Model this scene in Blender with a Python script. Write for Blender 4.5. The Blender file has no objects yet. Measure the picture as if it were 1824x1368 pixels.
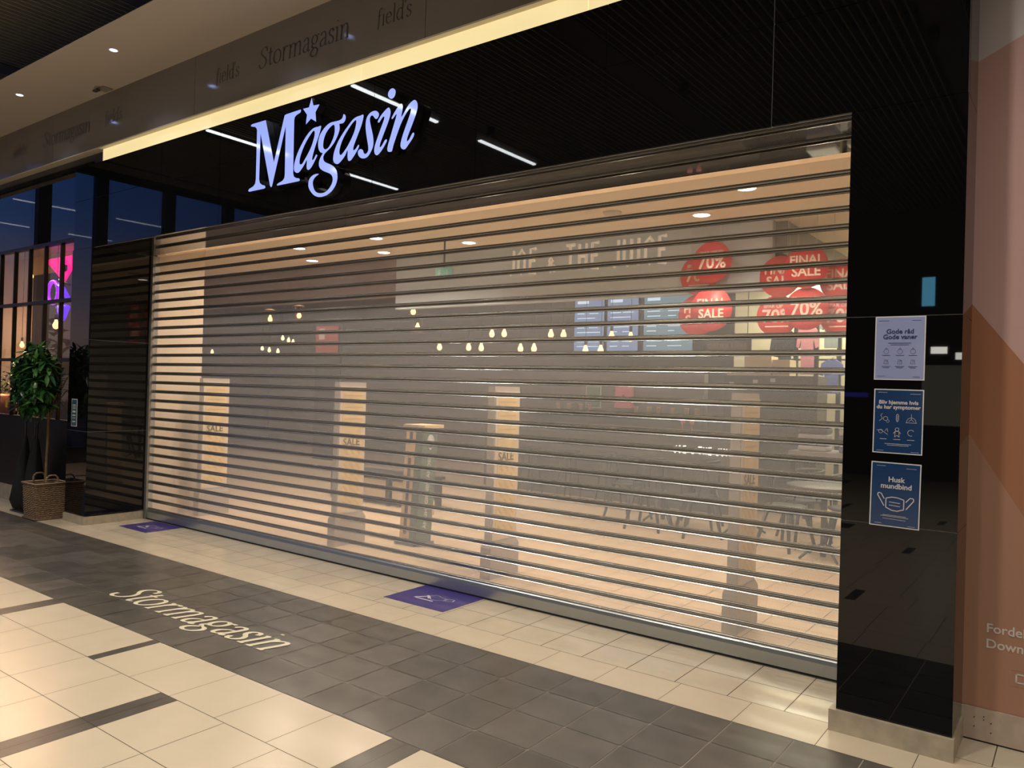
import bpy, bmesh, math, random
from mathutils import Vector, Matrix
from mathutils.geometry import tessellate_polygon
random.seed(7)
SC = bpy.context.scene
COL = SC.collection
PI = math.pi

# ---------------------------------------------------------------- camera, world, exposure
cd = bpy.data.cameras.new('camera'); cam = bpy.data.objects.new('camera', cd); COL.objects.link(cam)
R = Vector((0.80271292, 0.59566531, 0.02889296)); U = Vector((-0.02017714, -0.02129395, 0.99956963)); F = Vector((-0.59602421, 0.80295043, 0.00507411))
cam.matrix_world = Matrix(((R.x, U.x, -F.x, 0.97014), (R.y, U.y, -F.y, -4.08214), (R.z, U.z, -F.z, 1.65), (0, 0, 0, 1)))
cd.sensor_fit = 'HORIZONTAL'; cd.sensor_width = 36.0; cd.lens = 1380.68 / 1824 * 36.0
cd.clip_start = 0.05; cd.clip_end = 200
SC.camera = cam
SC.view_settings.view_transform = 'Standard'; SC.view_settings.look = 'None'
SC.view_settings.gamma = 1; SC.view_settings.exposure = 0.0
try: SC.view_settings.use_curve_mapping = False
except Exception: pass

w = bpy.data.worlds.new('dusk'); SC.world = w; w.use_nodes = True
nt = w.node_tree; nt.nodes.clear()
out = nt.nodes.new('ShaderNodeOutputWorld'); bg = nt.nodes.new('ShaderNodeBackground')
tc = nt.nodes.new('ShaderNodeTexCoord'); sp = nt.nodes.new('ShaderNodeSeparateXYZ'); cr = nt.nodes.new('ShaderNodeValToRGB')
nt.links.new(tc.outputs['Generated'], sp.inputs[0]); nt.links.new(sp.outputs['Z'], cr.inputs[0])
e = cr.color_ramp.elements
e[0].position = 0.0; e[0].color = (.16, .12, .115, 1)
e[1].position = .42; e[1].color = (.010, .05, .21, 1)
for p_, c_ in ((.045, (.34, .24, .23, 1)), (.10, (.17, .16, .24, 1)), (.17, (.05, .10, .27, 1)), (.26, (.018, .075, .27, 1))):
    el = e.new(p_); el.color = c_
nt.links.new(cr.outputs[0], bg.inputs[0]); bg.inputs[1].default_value = 1.35
nt.links.new(bg.outputs[0], out.inputs[0])

# ---------------------------------------------------------------- lights of the hall and of the shop, with added fills
def spot(x, y, z, power, col=(1, .91, .78), ang=120, blend=.8, rad=.04, nm='hall_fill_spot'):
    l = bpy.data.lights.new(nm, 'SPOT'); l.energy = power; l.color = col; l.spot_size = math.radians(ang); l.spot_blend = blend; l.shadow_soft_size = rad
    o = bpy.data.objects.new(nm, l); o.location = (x, y, z); COL.objects.link(o); return o
def area(x, y, z, power, col, sx, sy, nm='shop_light', spread=None, rot=None):
    l = bpy.data.lights.new(nm, 'AREA'); l.energy = power; l.color = col; l.shape = 'RECTANGLE'; l.size = sx; l.size_y = sy
    if spread: l.spread = math.radians(spread)
    o = bpy.data.objects.new(nm, l); o.location = (x, y, z); COL.objects.link(o)
    if rot: o.rotation_euler = rot
    return o
HALL_FILL_SPOTS = [(-6.3, -2.1), (-3.2, -2.1), (-.4, -2.1), (2.4, -2.1), (-6.3, -5.0), (-3.2, -5.0), (-.4, -5.0), (2.4, -5.0), (-9.6, -5.0), (-3.2, -8.5), (1, -8.5)]  # unseen spots added to brighten the hall floor and the gate
for x, y in HALL_FILL_SPOTS:
    spot(x, y, 5.38, 262, ang=128, rad=.12)
DOWN = [(-1.52, 2.71), (-2.28, 3.51), (-5.45, 3.55), (-6.32, 2.75), (-7.0, 3.55), (-7.85, 2.75), (-8.55, 3.55), (-3.6, 1.7), (-5.1, 1.7), (-2.1, 1.6), (-.6, 1.7), (-6.7, 1.6)]
for x, y in DOWN:
    spot(x, y, 3.46, 150 if y < 3.4 else 110, (1, .82, .64), ang=152 if y < 3.4 else 82, blend=.5, rad=.08, nm='shop_spot')
area(-6.0, 6.2, 3.9, 90, (1, .86, .76), 5, 1.2, nm='bar_fill')  # unseen fill added to brighten the bar
area(-1.6, 7.6, 3.4, 170, (1, .93, .68), 2.6, 1.4, nm='display_fill')  # fill added to brighten the cream display wall
area(-12.5, 5.5, 3.9, 110, (1, .82, .72), 4, 3, nm='rear_fill')  # fill added to lift the rear of the shop

# ---------------------------------------------------------------- materials
MATS = {}
def mat(name, col=(.5, .5, .5), rough=.5, metal=0., emit=None, es=1., spec=.5, coat=0., noise=0., nscale=8., bump=0.):
    if name in MATS: return MATS[name]
    m = bpy.data.materials.new(name); m.use_nodes = True; n = m.node_tree; b = n.nodes['Principled BSDF']
    b.inputs['Base Color'].default_value = (*col, 1); b.inputs['Roughness'].default_value = rough; b.inputs['Metallic'].default_value = metal
    b.inputs['Specular IOR Level'].default_value = spec
    if coat: b.inputs['Coat Weight'].default_value = coat; b.inputs['Coat Roughness'].default_value = .02
    if emit: b.inputs['Emission Color'].default_value = (*emit, 1); b.inputs['Emission Strength'].default_value = es
    if noise or bump:
        t = n.nodes.new('ShaderNodeTexCoord'); x = n.nodes.new('ShaderNodeTexNoise'); x.inputs['Scale'].default_value = nscale; x.inputs['Detail'].default_value = 5
        n.links.new(t.outputs['Object'], x.inputs['Vector'])
        if noise:
            r = n.nodes.new('ShaderNodeValToRGB'); n.links.new(x.outputs['Fac'], r.inputs[0])
            r.color_ramp.elements[0].position = .3; r.color_ramp.elements[1].position = .7
            r.color_ramp.elements[0].color = (*[c * (1 - noise) for c in col], 1); r.color_ramp.elements[1].color = (*[min(1, c * (1 + noise)) for c in col], 1)
            n.links.new(r.outputs[0], b.inputs['Base Color'])
        if bump:
            k = n.nodes.new('ShaderNodeBump'); k.inputs['Strength'].default_value = bump; n.links.new(x.outputs['Fac'], k.inputs['Height']); n.links.new(k.outputs[0], b.inputs['Normal'])
    MATS[name] = m; return m

GLOSSB = mat('black_glass_panel', (.0035, .0035, .004), .015, spec=.5)
SEAM = mat('panel_seam', (.55, .55, .55), .4)
SOFF = mat('polished_soffit', (.012, .010, .008), .03, spec=1.0, coat=.6)
STONE = mat('skirting_stone', (.42, .36, .27), .35, noise=.15, nscale=14)
ALU = mat('aluminium', (.62, .60, .56), .28, .85)
ALUR = mat('rail_aluminium', (.46, .44, .41), .26, .9)
ALUF = mat('highlight_lip', (.72, .72, .72), .24, .8)
ALUB = mat('bottom_bar_metal', (.47, .50, .52), .32, .85)
BLACK = mat('matt_black', (.012, .012, .012), .5)
DARKM = mat('dark_metal', (.03, .03, .035), .35, .3)
WHITE = mat('white_paint', (.8, .8, .78), .5)
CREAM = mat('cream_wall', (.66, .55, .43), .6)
CEILS = mat('shop_ceiling', (.84, .75, .62), .7)
BANDC = mat('hall_ceiling_band', (.56, .49, .43), .6)
BEAM = mat('grey_beam', (.20, .185, .175), .10, spec=.35)
BEAMT = mat('beam_lettering', (.05, .04, .035), .5)
TILEC = mat('cream_tile', (.585, .50, .375), .26, noise=.035, nscale=3)
TILEG = mat('cream_tile_gate', (.56, .49, .375), .16, noise=.05, nscale=4)
TILED = mat('dark_tile', (.080, .073, .063), .30, noise=.22, nscale=6)
TILED2 = mat('dark_tile_worn', (.098, .089, .078), .34, noise=.2, nscale=7)
TILEI = mat('shop_tile', (.64, .49, .34), .22, noise=.05, nscale=4)
GROUT = mat('dark_grout', (.10, .075, .05), .8)
GROUTL = mat('light_grout', (.36, .32, .27), .8)
PURPLE = mat('purple_sticker', (.045, .028, .20), .3)
INKW = mat('white_print', (.62, .60, .62), .5)

def perf():
    m = bpy.data.materials.new('perforated_aluminium'); m.use_nodes = True; n = m.node_tree; b = n.nodes['Principled BSDF']; o = n.nodes['Material Output']
    b.inputs['Base Color'].default_value = (.88, .87, .86, 1); b.inputs['Roughness'].default_value = .42; b.inputs['Metallic'].default_value = .3
    t = n.nodes.new('ShaderNodeTexCoord'); s = n.nodes.new('ShaderNodeSeparateXYZ'); n.links.new(t.outputs['Object'], s.inputs[0])
    def mth(op, a, b_=None):
        k = n.nodes.new('ShaderNodeMath'); k.operation = op
        for i, v in enumerate((a, b_)):
            if v is None: continue
            if isinstance(v, (int, float)): k.inputs[i].default_value = v
            else: n.links.new(v, k.inputs[i])
        return k.outputs[0]
    P = 1 / .0058
    u = mth('MULTIPLY', s.outputs['X'], P); v = mth('MULTIPLY', s.outputs['Z'], P)
    def cell(off):
        a = mth('SUBTRACT', mth('FRACT', mth('ADD', u, off)), .5); c = mth('SUBTRACT', mth('FRACT', mth('ADD', v, off)), .5)
        return mth('SQRT', mth('ADD', mth('MULTIPLY', a, a), mth('MULTIPLY', c, c)))
    d = mth('MINIMUM', cell(100.0), cell(100.5))
    hole = mth('LESS_THAN', d, HOLE)
    tr = n.nodes.new('ShaderNodeBsdfTransparent'); mx = n.nodes.new('ShaderNodeMixShader')
    n.links.new(hole, mx.inputs[0]); n.links.new(b.outputs[0], mx.inputs[1]); n.links.new(tr.outputs[0], mx.inputs[2]); n.links.new(mx.outputs[0], o.inputs[0])
    return m
HOLE = .300
PERF = perf()
def glass(name, tint=(.9, .9, .9), ior=1.5, rough=0., extra=0.):
    m = bpy.data.materials.new(name); m.use_nodes = True; n = m.node_tree; n.nodes.clear()
    o = n.nodes.new('ShaderNodeOutputMaterial'); tr = n.nodes.new('ShaderNodeBsdfTransparent'); gl = n.nodes.new('ShaderNodeBsdfGlossy'); fr = n.nodes.new('ShaderNodeFresnel'); mx = n.nodes.new('ShaderNodeMixShader')
    tr.inputs[0].default_value = (*tint, 1); gl.inputs['Roughness'].default_value = rough; fr.inputs[0].default_value = ior
    ad = n.nodes.new('ShaderNodeMath'); ad.operation = 'MULTIPLY_ADD'; ad.inputs[1].default_value = 1.6; ad.inputs[2].default_value = extra; ad.use_clamp = True
    ge = n.nodes.new('ShaderNodeNewGeometry'); iv = n.nodes.new('ShaderNodeMath'); iv.operation = 'SUBTRACT'; iv.inputs[0].default_value = 1.0; n.links.new(ge.outputs['Backfacing'], iv.inputs[1])
    ml = n.nodes.new('ShaderNodeMath'); ml.operation = 'MULTIPLY'; n.links.new(ad.outputs[0], ml.inputs[0]); n.links.new(iv.outputs[0], ml.inputs[1])
    n.links.new(fr.outputs[0], ad.inputs[0]); n.links.new(ml.outputs[0], mx.inputs[0]); n.links.new(tr.outputs[0], mx.inputs[1]); n.links.new(gl.outputs[0], mx.inputs[2]); n.links.new(mx.outputs[0], o.inputs[0])
    return m
PANE = glass('window_glass'); PANED = glass('tinted_glass', (.95, .92, .90))

# ---------------------------------------------------------------- mesh helpers
class MB:
    def __init__(s): s.v = []; s.f = []; s.m = []; s.sm = []
    def add(s, vs, fs, mi=0, smooth=False):
        o = len(s.v); s.v += [tuple(p) for p in vs]; s.f += [tuple(i + o for i in f) for f in fs]; s.m += [mi] * len(fs); s.sm += [smooth] * len(fs)
    def box(s, x0, x1, y0, y1, z0, z1, mi=0, M=None):
        vs = [Vector((x, y, z)) for z in (z0, z1) for y in (y0, y1) for x in (x0, x1)]
        if M: vs = [M @ p for p in vs]
        s.add(vs, [(0, 2, 3, 1), (4, 5, 7, 6), (0, 1, 5, 4), (2, 6, 7, 3), (0, 4, 6, 2), (1, 3, 7, 5)], mi)
    def quad(s, a, b, c, d, mi=0): s.add([a, b, c, d], [(0, 1, 2, 3)], mi)
    def tube(s, pts, r, n=8, mi=0, cap=True, smooth=True):
        P = [Vector(p) for p in pts]; rs = r if isinstance(r, (list, tuple)) else [r] * len(P); vs = []
        up = None
        for i, p in enumerate(P):
            d = (P[min(i + 1, len(P) - 1)] - P[max(i - 1, 0)]).normalized()
            if up is None: up = Vector((0, 0, 1)) if abs(d.z) < .9 else Vector((1, 0, 0))
            a = d.cross(up).normalized(); b = a.cross(d).normalized(); up = b
            for k in range(n):
                t = 2 * PI * k / n; vs.append(p + (a * math.cos(t) + b * math.sin(t)) * rs[i])
        fs = [(i * n + k, i * n + (k + 1) % n, (i + 1) * n + (k + 1) % n, (i + 1) * n + k) for i in range(len(P) - 1) for k in range(n)]
        if cap: fs += [tuple(range(n))[::-1], tuple(range((len(P) - 1) * n, len(P) * n))]
        s.add(vs, fs, mi, smooth)
    def lathe(s, prof, c=(0, 0, 0), n=20, mi=0, axis='z', cap=True):
        vs = []
        for r, z in prof:
            for k in range(n):
                t = 2 * PI * k / n; a, b = r * math.cos(t), r * math.sin(t)
                vs.append((c[0] + a, c[1] + b, c[2] + z) if axis == 'z' else (c[0] + a, c[1] + z, c[2] + b))
        fs = [(i * n + k, i * n + (k + 1) % n, (i + 1) * n + (k + 1) % n, (i + 1) * n + k) for i in range(len(prof) - 1) for k in range(n)]
        if cap: fs += [tuple(range(n))[::-1], tuple(range((len(prof) - 1) * n, len(prof) * n))]
        s.add(vs, fs, mi, True)
    def build(s, name, mats, parent=None, loc=None):
        me = bpy.data.meshes.new(name); me.from_pydata(s.v, [], s.f)
        for m in (mats if isinstance(mats, (list, tuple)) else [mats]): me.materials.append(m)
        for i, p in enumerate(me.polygons): p.material_index = s.m[i]; p.use_smooth = s.sm[i]
        me.update(); o = bpy.data.objects.new(name, me); COL.objects.link(o)
        if parent: o.parent = parent
        if loc: o.location = loc
        return o
def empty(name, loc=(0, 0, 0), rz=0.):
    o = bpy.data.objects.new(name, None); o.location = loc; o.rotation_euler = (0, 0, rz); o.empty_display_size = .1; COL.objects.link(o); return o
def tag(o, label, cat, group=None):
    o['label'] = label; o['category'] = cat
    if group: o['group'] = group
    return o
def struct(o, label=None, cat=None):
    o['kind'] = 'structure'
    if label: o['label'] = label
    if cat: o['category'] = cat
    return o
def copy_tree(o, parent=None):
    c = o.copy(); COL.objects.link(c)
    if parent: c.parent = parent
    for ch in list(o.children): copy_tree(ch, c)
    return c
def box1(name, m, x0, x1, y0, y1, z0, z1, parent=None):
    b = MB(); b.box(x0, x1, y0, y1, z0, z1); return b.build(name, m, parent)
def text(name, body, size, loc, m, parent=None, rot=(PI / 2, 0, 0), align='LEFT', ext=.0006, sx=1., space=1., bold=0.):
    c = bpy.data.curves.new(name, 'FONT'); c.body = body; c.size = size; c.align_x = align; c.extrude = ext; c.space_character = space; c.offset = bold
    c.resolution_u = 3
    t = bpy.data.objects.new(name, c); COL.objects.link(t)
    bpy.context.view_layer.update()
    me = bpy.data.meshes.new_from_object(t.evaluated_get(bpy.context.evaluated_depsgraph_get())); bpy.data.objects.remove(t)
    me.materials.clear(); me.materials.append(m); me.name = name
    o = bpy.data.objects.new(name, me); COL.objects.link(o); o.location = loc; o.rotation_euler = rot; o.scale = (sx, 1, 1)
    if parent: o.parent = parent
    return o
def prism(mb, loops, y0, y1, mf=0, ms=1):
    """loops in (x,z); front face at y0 (towards the hall), sides back to y1"""
    pts = [p for L in loops for p in L]; tri = tessellate_polygon([[Vector((a, b, 0)) for a, b in L] for L in loops])
    fs = []
    for t in tri:
        a, b, c = [pts[i] for i in t]
        fs.append(t if (b[0] - a[0]) * (c[1] - a[1]) - (b[1] - a[1]) * (c[0] - a[0]) > 0 else (t[0], t[2], t[1]))
    mb.add([(a, y0, b) for a, b in pts], fs, mf)
    mb.add([(a, y1, b) for a, b in pts], [f[::-1] for f in fs], ms)
    for L in loops:
        n = len(L); mb.add([(a, y0, b) for a, b in L] + [(a, y1, b) for a, b in L], [(i, i + n, (i + 1) % n + n, (i + 1) % n) for i in range(n)], ms)

# ---- a calligraphic pen for the serif lettering
def smooth(pts, n=5):
    if len(pts) < 3: return pts
    P = [Vector(p) for p in pts]; o = []
    for i in range(len(P) - 1):
        p0 = P[i - 1] if i else P[0] * 2 - P[1]; p1, p2 = P[i], P[i + 1]; p3 = P[i + 2] if i + 2 < len(P) else P[-1] * 2 - P[-2]
        for k in range(n):
            t = k / n; o.append(.5 * ((2 * p1) + (p2 - p0) * t + (2 * p0 - 5 * p1 + 4 * p2 - p3) * t * t + (3 * p1 - p0 - 3 * p2 + p3) * t ** 3))
    o.append(P[-1]); return [tuple(p) for p in o]
def ell(cx, cy, rx, ry, n=18): return [(cx + rx * math.cos(PI * .5 + 2 * PI * k / n), cy + ry * math.sin(PI * .5 + 2 * PI * k / n)) for k in range(n + 1)]
ARCH = lambda x0, x1: [(x0, .66), (x0 + (x1 - x0) * .35, .92), (x0 + (x1 - x0) * .75, .98), (x1, .8), (x1, 0)]
SER = lambda x, y=0: [(x - .15, y), (x + .15, y)]
GLY = {
 'S': (1.1, [[(.98, 1.2), (.92, 1.42), (.66, 1.52), (.38, 1.44), (.26, 1.2), (.42, .95), (.74, .72), (.9, .42), (.76, .1), (.42, -.02), (.14, .1), (.06, .34)]]),
 't': (.62, [[(.3, 1.32), (.27, .9), (.26, .3), (.36, .04), (.6, .1)], [(.06, .98), (.56, .98)]]),
 'o': (1.02, [ell(.5, .49, .41, .5)]),
 'r': (.74, [[(.22, 1.0), (.22, 0)], SER(.22), [(.05, .95), (.22, 1.0)], [(.22, .62), (.38, .92), (.58, .98), (.7, .9)]]),
 'm': (1.62, [[(.22, 1.0), (.22, 0)], SER(.22), [(.05, .95), (.22, 1.0)], ARCH(.22, .8), SER(.8), ARCH(.8, 1.38), SER(1.38)]),
 'n': (1.06, [[(.22, 1.0), (.22, 0)], SER(.22), [(.05, .95), (.22, 1.0)], ARCH(.22, .82), SER(.82)]),
 'a': (.9, [[(.16, .8), (.3, .97), (.52, .98), (.66, .8), (.66, .2), (.72, .02), (.88, .08)], [(.66, .58), (.34, .5), (.13, .28), (.22, .04), (.46, .02), (.66, .22)]]),
 'g': (.96, [ell(.44, .68, .30, .31), [(.66, .88), (.8, .98), (.95, .96)], [(.26, .43), (.16, .26), (.34, .12), (.66, .05), (.82, -.14), (.7, -.4), (.4, -.5), (.12, -.4), (.08, -.2), (.24, -.02), (.4, .08)]]),
 's': (.72, [[(.58, .78), (.5, .95), (.3, .99), (.13, .84), (.2, .62), (.48, .44), (.6, .22), (.46, .02), (.2, 0), (.08, .2)]]),
 'i': (.46, [[(.22, 1.0), (.22, 0)], SER(.22), [(.05, .95), (.22, 1.0)], [(.24, 1.36), (.25, 1.44)]]),
 'f': (.58, [[(.62, 1.5), (.45, 1.6), (.27, 1.4), (.24, 1.0), (.22, 0), (.18, -.25)], [(.04, .98), (.5, .98)]]),
 'e': (.84, [[(.12, .56), (.7, .58), (.62, .88), (.42, .99), (.2, .85), (.11, .5), (.22, .12), (.46, .0), (.74, .16)]]),
 'l': (.44, [[(.22, 1.62), (.22, 0)], SER(.22), [(.06, 1.56), (.22, 1.62)]]),
 'd': (.98, [[(.78, 1.62), (.78, .04), (.92, .06)], [(.62, 1.56), (.78, 1.62)], [(.78, .8), (.56, .98), (.3, .92), (.12, .5), (.24, .1), (.5, 0), (.78, .24)]]),
 "'": (.22, [[(.12, 1.6), (.06, 1.3)]]),
}
def pen_text(mb, s, unit, at, slant=.0, wide=.16, thin=.055, nib=.6, mi=0, track=0.):
    """at(u,v) -> 3D point; u along the line, v up, both in metres"""
    x = 0; lay = 0
    for ch in s:
        adv, strokes = GLY[ch]
        for st in strokes:
            P = smooth(st)
            vs = []
            for i, p in enumerate(P):
                a = Vector(P[max(i - 1, 0)]); b = Vector(P[min(i + 1, len(P) - 1)]); d = (b - a).normalized()
                ang = math.atan2(d.y, d.x); hw = (thin + (wide - thin) * abs(math.sin(ang - nib * .35))) / 2
                n_ = Vector((-d.y, d.x)) * hw
                for q in (Vector(p) + n_, Vector(p) - n_):
                    vs.append(at((x + q.x + slant * q.y) * unit, q.y * unit, lay))
            mb.add(vs, [(2 * i, 2 * i + 1, 2 * i + 3, 2 * i + 2) for i in range(len(P) - 1)], mi)
            lay += 1
        x += adv + track
    return x * unit

# ================================================================= FLOOR
def tiles(mb, x0, x1, y0, y1, xs, mi, gap=.003, alt=None):
    """one row of tiles between y0 and y1, joints at xs"""
    X = [x0] + [x for x in xs if x0 < x < x1] + [x1]
    for a, b in zip(X, X[1:]):
        k = mi
        if alt is not None and random.random() < .35: k = alt
        mb.add([(a + gap / 2, y0 + gap / 2, 0), (b - gap / 2, y0 + gap / 2, 0), (b - gap / 2, y1 - gap / 2, 0), (a + gap / 2, y1 - gap / 2, 0)], [(0, 1, 2, 3)], k)
def grid(x0, x1, anchor, pitch):
    k0 = math.ceil((x0 - anchor) / pitch); r = []
    while anchor + k0 * pitch < x1: r.append(anchor + k0 * pitch); k0 += 1
    return r
XL, XR, YB = -14.3, 5.0, -14.0
fl = MB()
TM = [TILEC, TILED, TILED2, TILEG, GROUT, GROUTL]
# dark border, four rows
ys = [-1.472, -1.16, -.85, -.54, -.245]
for a, b in zip(ys, ys[1:]): tiles(fl, XL, XR, a, b, grid(XL, XR, -2.285, .3085), 1, .0065, alt=2)
# cream row in front of the gate, then small tiles up to the gate line
tiles(fl, XL, XR, -.245, .06, grid(XL, XR, -.44, .407), 0)
y = .06
for b in (.362, .665, .97): tiles(fl, XL, XR, y, b, grid(XL, XR, -.58, .3095), 3, .005); y = b
# hall rows: cream tiles with inlaid dark strips
P = .4065
rows = [-1.472]
while rows[-1] > YB: rows.append(rows[-1] - P)
def hall_row(i, y1, y0):
    kind = i % 6
    if kind == 0: strips = [(-1.6, .18), (-3.64 - .075, .075), (-5.11, .15), (-7.2, .18), (-9.2, .15), (-11.6, .18), (.9, .15), (2.9, .18)]
    elif kind in (1, 2): strips = [(-2.90, .16), (-8.0, .16), (-12.4, .16), (2.2, .16)]
    elif kind == 3: strips = [(-4.9, .16), (-.6, .08), (-10.2, .16)]
    else: strips = [(-6.2, .16), (1.0, .16), (-2.0, .08)]
    strips = sorted([s for s in strips]); x = XL
    for s0, wd in strips + [(XR, 0)]:
        nn_ = max(1, round((s0 - x) / P)); xs = [x + (s0 - x) * j / nn_ for j in range(1, nn_)]
        tiles(fl, x, s0, y0, y1, sorted(xs), 0, .0035)
        if wd:
            if wd > .14 and kind != 0 or wd > .17: tiles(fl, s0, s0 + wd, y0, y1, [s0 + wd / 2], 1, .003)
            else: tiles(fl, s0, s0 + wd, y0, y1, [], 1, .003)
        x = s0 + wd
for i, (a, b) in enumerate(zip(rows, rows[1:])): hall_row(i, a, b)
fl.quad((XL, YB - .5, -.003), (XR, YB - .5, -.003), (XR, -1.472, -.003), (XL, -1.472, -.003), 4)
fl.quad((XL, -1.472, -.003), (XR, -1.472, -.003), (XR, -.245, -.003), (XL, -.245, -.003), 5)
fl.quad((XL, -.245, -.003), (XR, -.245, -.003), (XR, .97, -.003), (XL, .97, -.003), 4)
struct(fl.build('floor', TM))
fi = MB(); y = .97; k = 0
SX0, SX1, SY1 = -17.0, 1.9, 9.0
while y < SY1:
    tiles(fi, SX0, SX1, y, min(y + .305, SY1), grid(SX0, SX1, -.58, .3095), 0, .007); y += .305; k += 1
fi.quad((SX0, .97, -.003), (SX1, .97, -.003), (SX1, SY1, -.003), (SX0, SY1, -.003), 1)
struct(fi.build('floor_shop', [TILEI, GROUT]))

# floor lettering and stickers
lt = MB(); pen_text(lt, 'Stormagasin', .186, lambda u, v, l: (-4.965 + u, -1.150 + v * 1.0, .0022 + l * .00003), slant=.30, wide=.20, thin=.075, nib=.5, track=.03)
tag(lt.build('floor_lettering', mat('cream_inlay', (.70, .64, .48), .4)), 'cream italic serif word Stormagasin inlaid in the dark tiled floor border', 'lettering')
def sticker(x0, x1, y0, y1, lab):
    r = empty('floor_sticker', ((x0 + x1) / 2, (y0 + y1) / 2, 0)); tag(r, lab, 'floor sticker', 'purple foot pedal stickers on the floor')
    hx, hy = (x1 - x0) / 2, (y1 - y0) / 2
    b = MB(); b.box(-hx, hx, -hy, hy, .0003, .0018); b.build('vinyl_sheet', PURPLE, r)
    g = MB()
    def ln(pts, wd, closed=False):
        P = [Vector(p) for p in pts] + ([Vector(pts[0])] if closed else [])
        for a, c in zip(P, P[1:]):
            d = (c - a).normalized(); n_ = Vector((-d.y, d.x)) * wd / 2; a = a - d * wd * .3; c = c + d * wd * .3
            g.quad((a.x + n_.x, a.y + n_.y, .0024), (a.x - n_.x, a.y - n_.y, .0024), (c.x - n_.x, c.y - n_.y, .0024), (c.x + n_.x, c.y + n_.y, .0024))
    # pedal: base line with a raised wedge, then shoe and trouser leg in outline
    ln([(-.13, -.085), (.06, -.085)], .014); ln([(-.13, -.085), (-.055, .0)], .016); ln([(-.07, .015), (-.02, -.035)], .02)
    ln([(-.05, .02), (-.035, .055), (.0, .062), (.035, .045), (.075, .035), (.10, .03)], .004)
    ln([(-.045, .01), (.015, -.055), (.06, -.05), (.105, -.02)], .004); ln([(.10, .035), (.115, -.022)], .005); ln([(.112, .037), (.127, -.018)], .004)
    ln([(.115, .036), (.165, .052), (.185, .002), (.128, -.018)], .004); ln([(.17, .052), (.19, .004)], .005)
    g.build('pedal_pictogram', INKW, r); return r
sticker(-3.385, -2.77, .19, .675, 'purple floor sticker with white foot pedal drawing, the nearer one, before the gate middle')
sticker(-7.60, -7.02, .24, .66, 'purple floor sticker with white foot pedal drawing, beside the far left gate post')

# ================================================================= FASCIA, PILLARS, SOFFIT
ZT, ZB = 4.0, 3.073
fa = MB(); xs = [-8.33] + [x for x in [-.4 - 1.0155 * k for k in range(8)][::-1] if x > -8.3] + [.505]
for a, b in zip(xs, xs[1:]):
    for z0, z1 in ((ZB, 3.615), (3.615, ZT)):
        g_ = .002; fa.box(a + g_, b - g_, 0, .02, z0 + (g_ if z0 > ZB else 0), z1 - g_)
fa.box(-8.328, .503, .012, .03, ZB + .001, ZT - .003, 1)
struct(fa.build('wall_fascia', [GLOSSB, SEAM]), 'glossy black glass panels in a long fascia above the gate', 'fascia')
fe = MB(); fe.box(.485, .505, .031, .34, ZB, 4.12); fe.box(.47, .505, .0, .34, 4.13, 5.5); struct(fe.build('trim_3', GLOSSB))
so = MB(); so.box(-7.87, .0, .031, .66, ZB - .0005, ZB + .03); so.box(-7.87, .0, .78, .84, ZB + .06, ZB + .6)
struct(so.build('ceiling_soffit', SOFF))
def pillar(name, x0, x1, y1, seams, z1, zbase=.105):
    b = MB(); zz = [zbase] + seams + [z1]
    for a, c in zip(zz, zz[1:]): b.box(x0, x1, 0, y1, a + .0015, c - .0015)
    b.box(x0 + .003, x1 - .003, .003, y1 - .003, zbase, z1 - .002, 1)
    return struct(b.build(name, [GLOSSB, SEAM]))
pillar('wall_pillar_right', 0, .505, .72, [1.043, 2.048], ZB - .001)
pillar('wall_pillar_left', -8.35, -7.87, .72, [1.03, 2.048], ZB - .001)
sk = MB(); sk.box(-.03, .515, -.022, .34, 0, .105); struct(sk.build('baseboard_right', STONE))
sk = MB(); sk.box(-8.36, -7.86, -.015, .655, 0, .09); struct(sk.build('baseboard_left', STONE))

# lit strip over the fascia
ls = MB(); xx = [-7.72, -5.66, -3.61, -1.56, .5]
r = empty('light_strip', (-3.6, .03, 4.0)); tag(r, 'long glowing cream light box strip above the black fascia', 'light strip')
GLOW = mat('glowing_cream_acrylic', (.5, .45, .3), .12, emit=(1, .80, .40), es=.82)
for a, b in zip(xx, xx[1:]): box1('diffuser', GLOW, a + .002 + 3.6, b - .002 + 3.6, -.025, .02, .001, .128, r)
box1('end_cap', mat('cream_plastic', (.75, .66, .42), .4), -7.735 + 3.6, -7.722 + 3.6, -.02, .03, .001, .128, r)

# beam with dark lettering, ceiling band, hall ceiling
bm_ = MB()
for a, b in ((-14.3, -8.85), (-8.845, -5.87), (-5.865, -2.9), (-2.895, 5.0)): bm_.box(a, b, -.04, .4, 4.142, 4.7)
bm_.box(-14.3, 5.0, -.043, .05, 4.130, 4.142, 1)  # cream lip puts the strip's light on the beam underside into colour
struct(bm_.build('trim_1', [BEAM, mat('beam_edge_lit', (.62, .56, .42), .5)]))
def beam_text(s, x, z, unit, lab, tr=.02):
    b = MB(); pen_text(b, s, unit, lambda u, v, l: (x + u, -.0422 - l * .00002, z + v), slant=.05, wide=.15, thin=.05, track=tr)
    tag(b.build('wall_lettering', BEAMT), lab, 'lettering')
beam_text("field's", -5.52, 4.365, .084, "dark lettering field's on the grey beam, left of the middle Stormagasin")
beam_text('Stormagasin', -4.87, 4.355, .113, 'dark lettering Stormagasin on the grey beam above the cream light strip')
beam_text("field's", -3.40, 4.345, .084, "dark lettering field's on the grey beam, right of the middle Stormagasin")
beam_text('Stormagasin', -9.10, 4.355, .113, 'faint dark lettering Stormagasin at the far left of the grey beam')
beam_text("field's", -7.60, 4.365, .084, "dark lettering field's on the grey beam beside the far left Stormagasin")
beam_text("field's", -9.95, 4.365, .084, "very faint lettering field's at the left edge of the grey beam")
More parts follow.
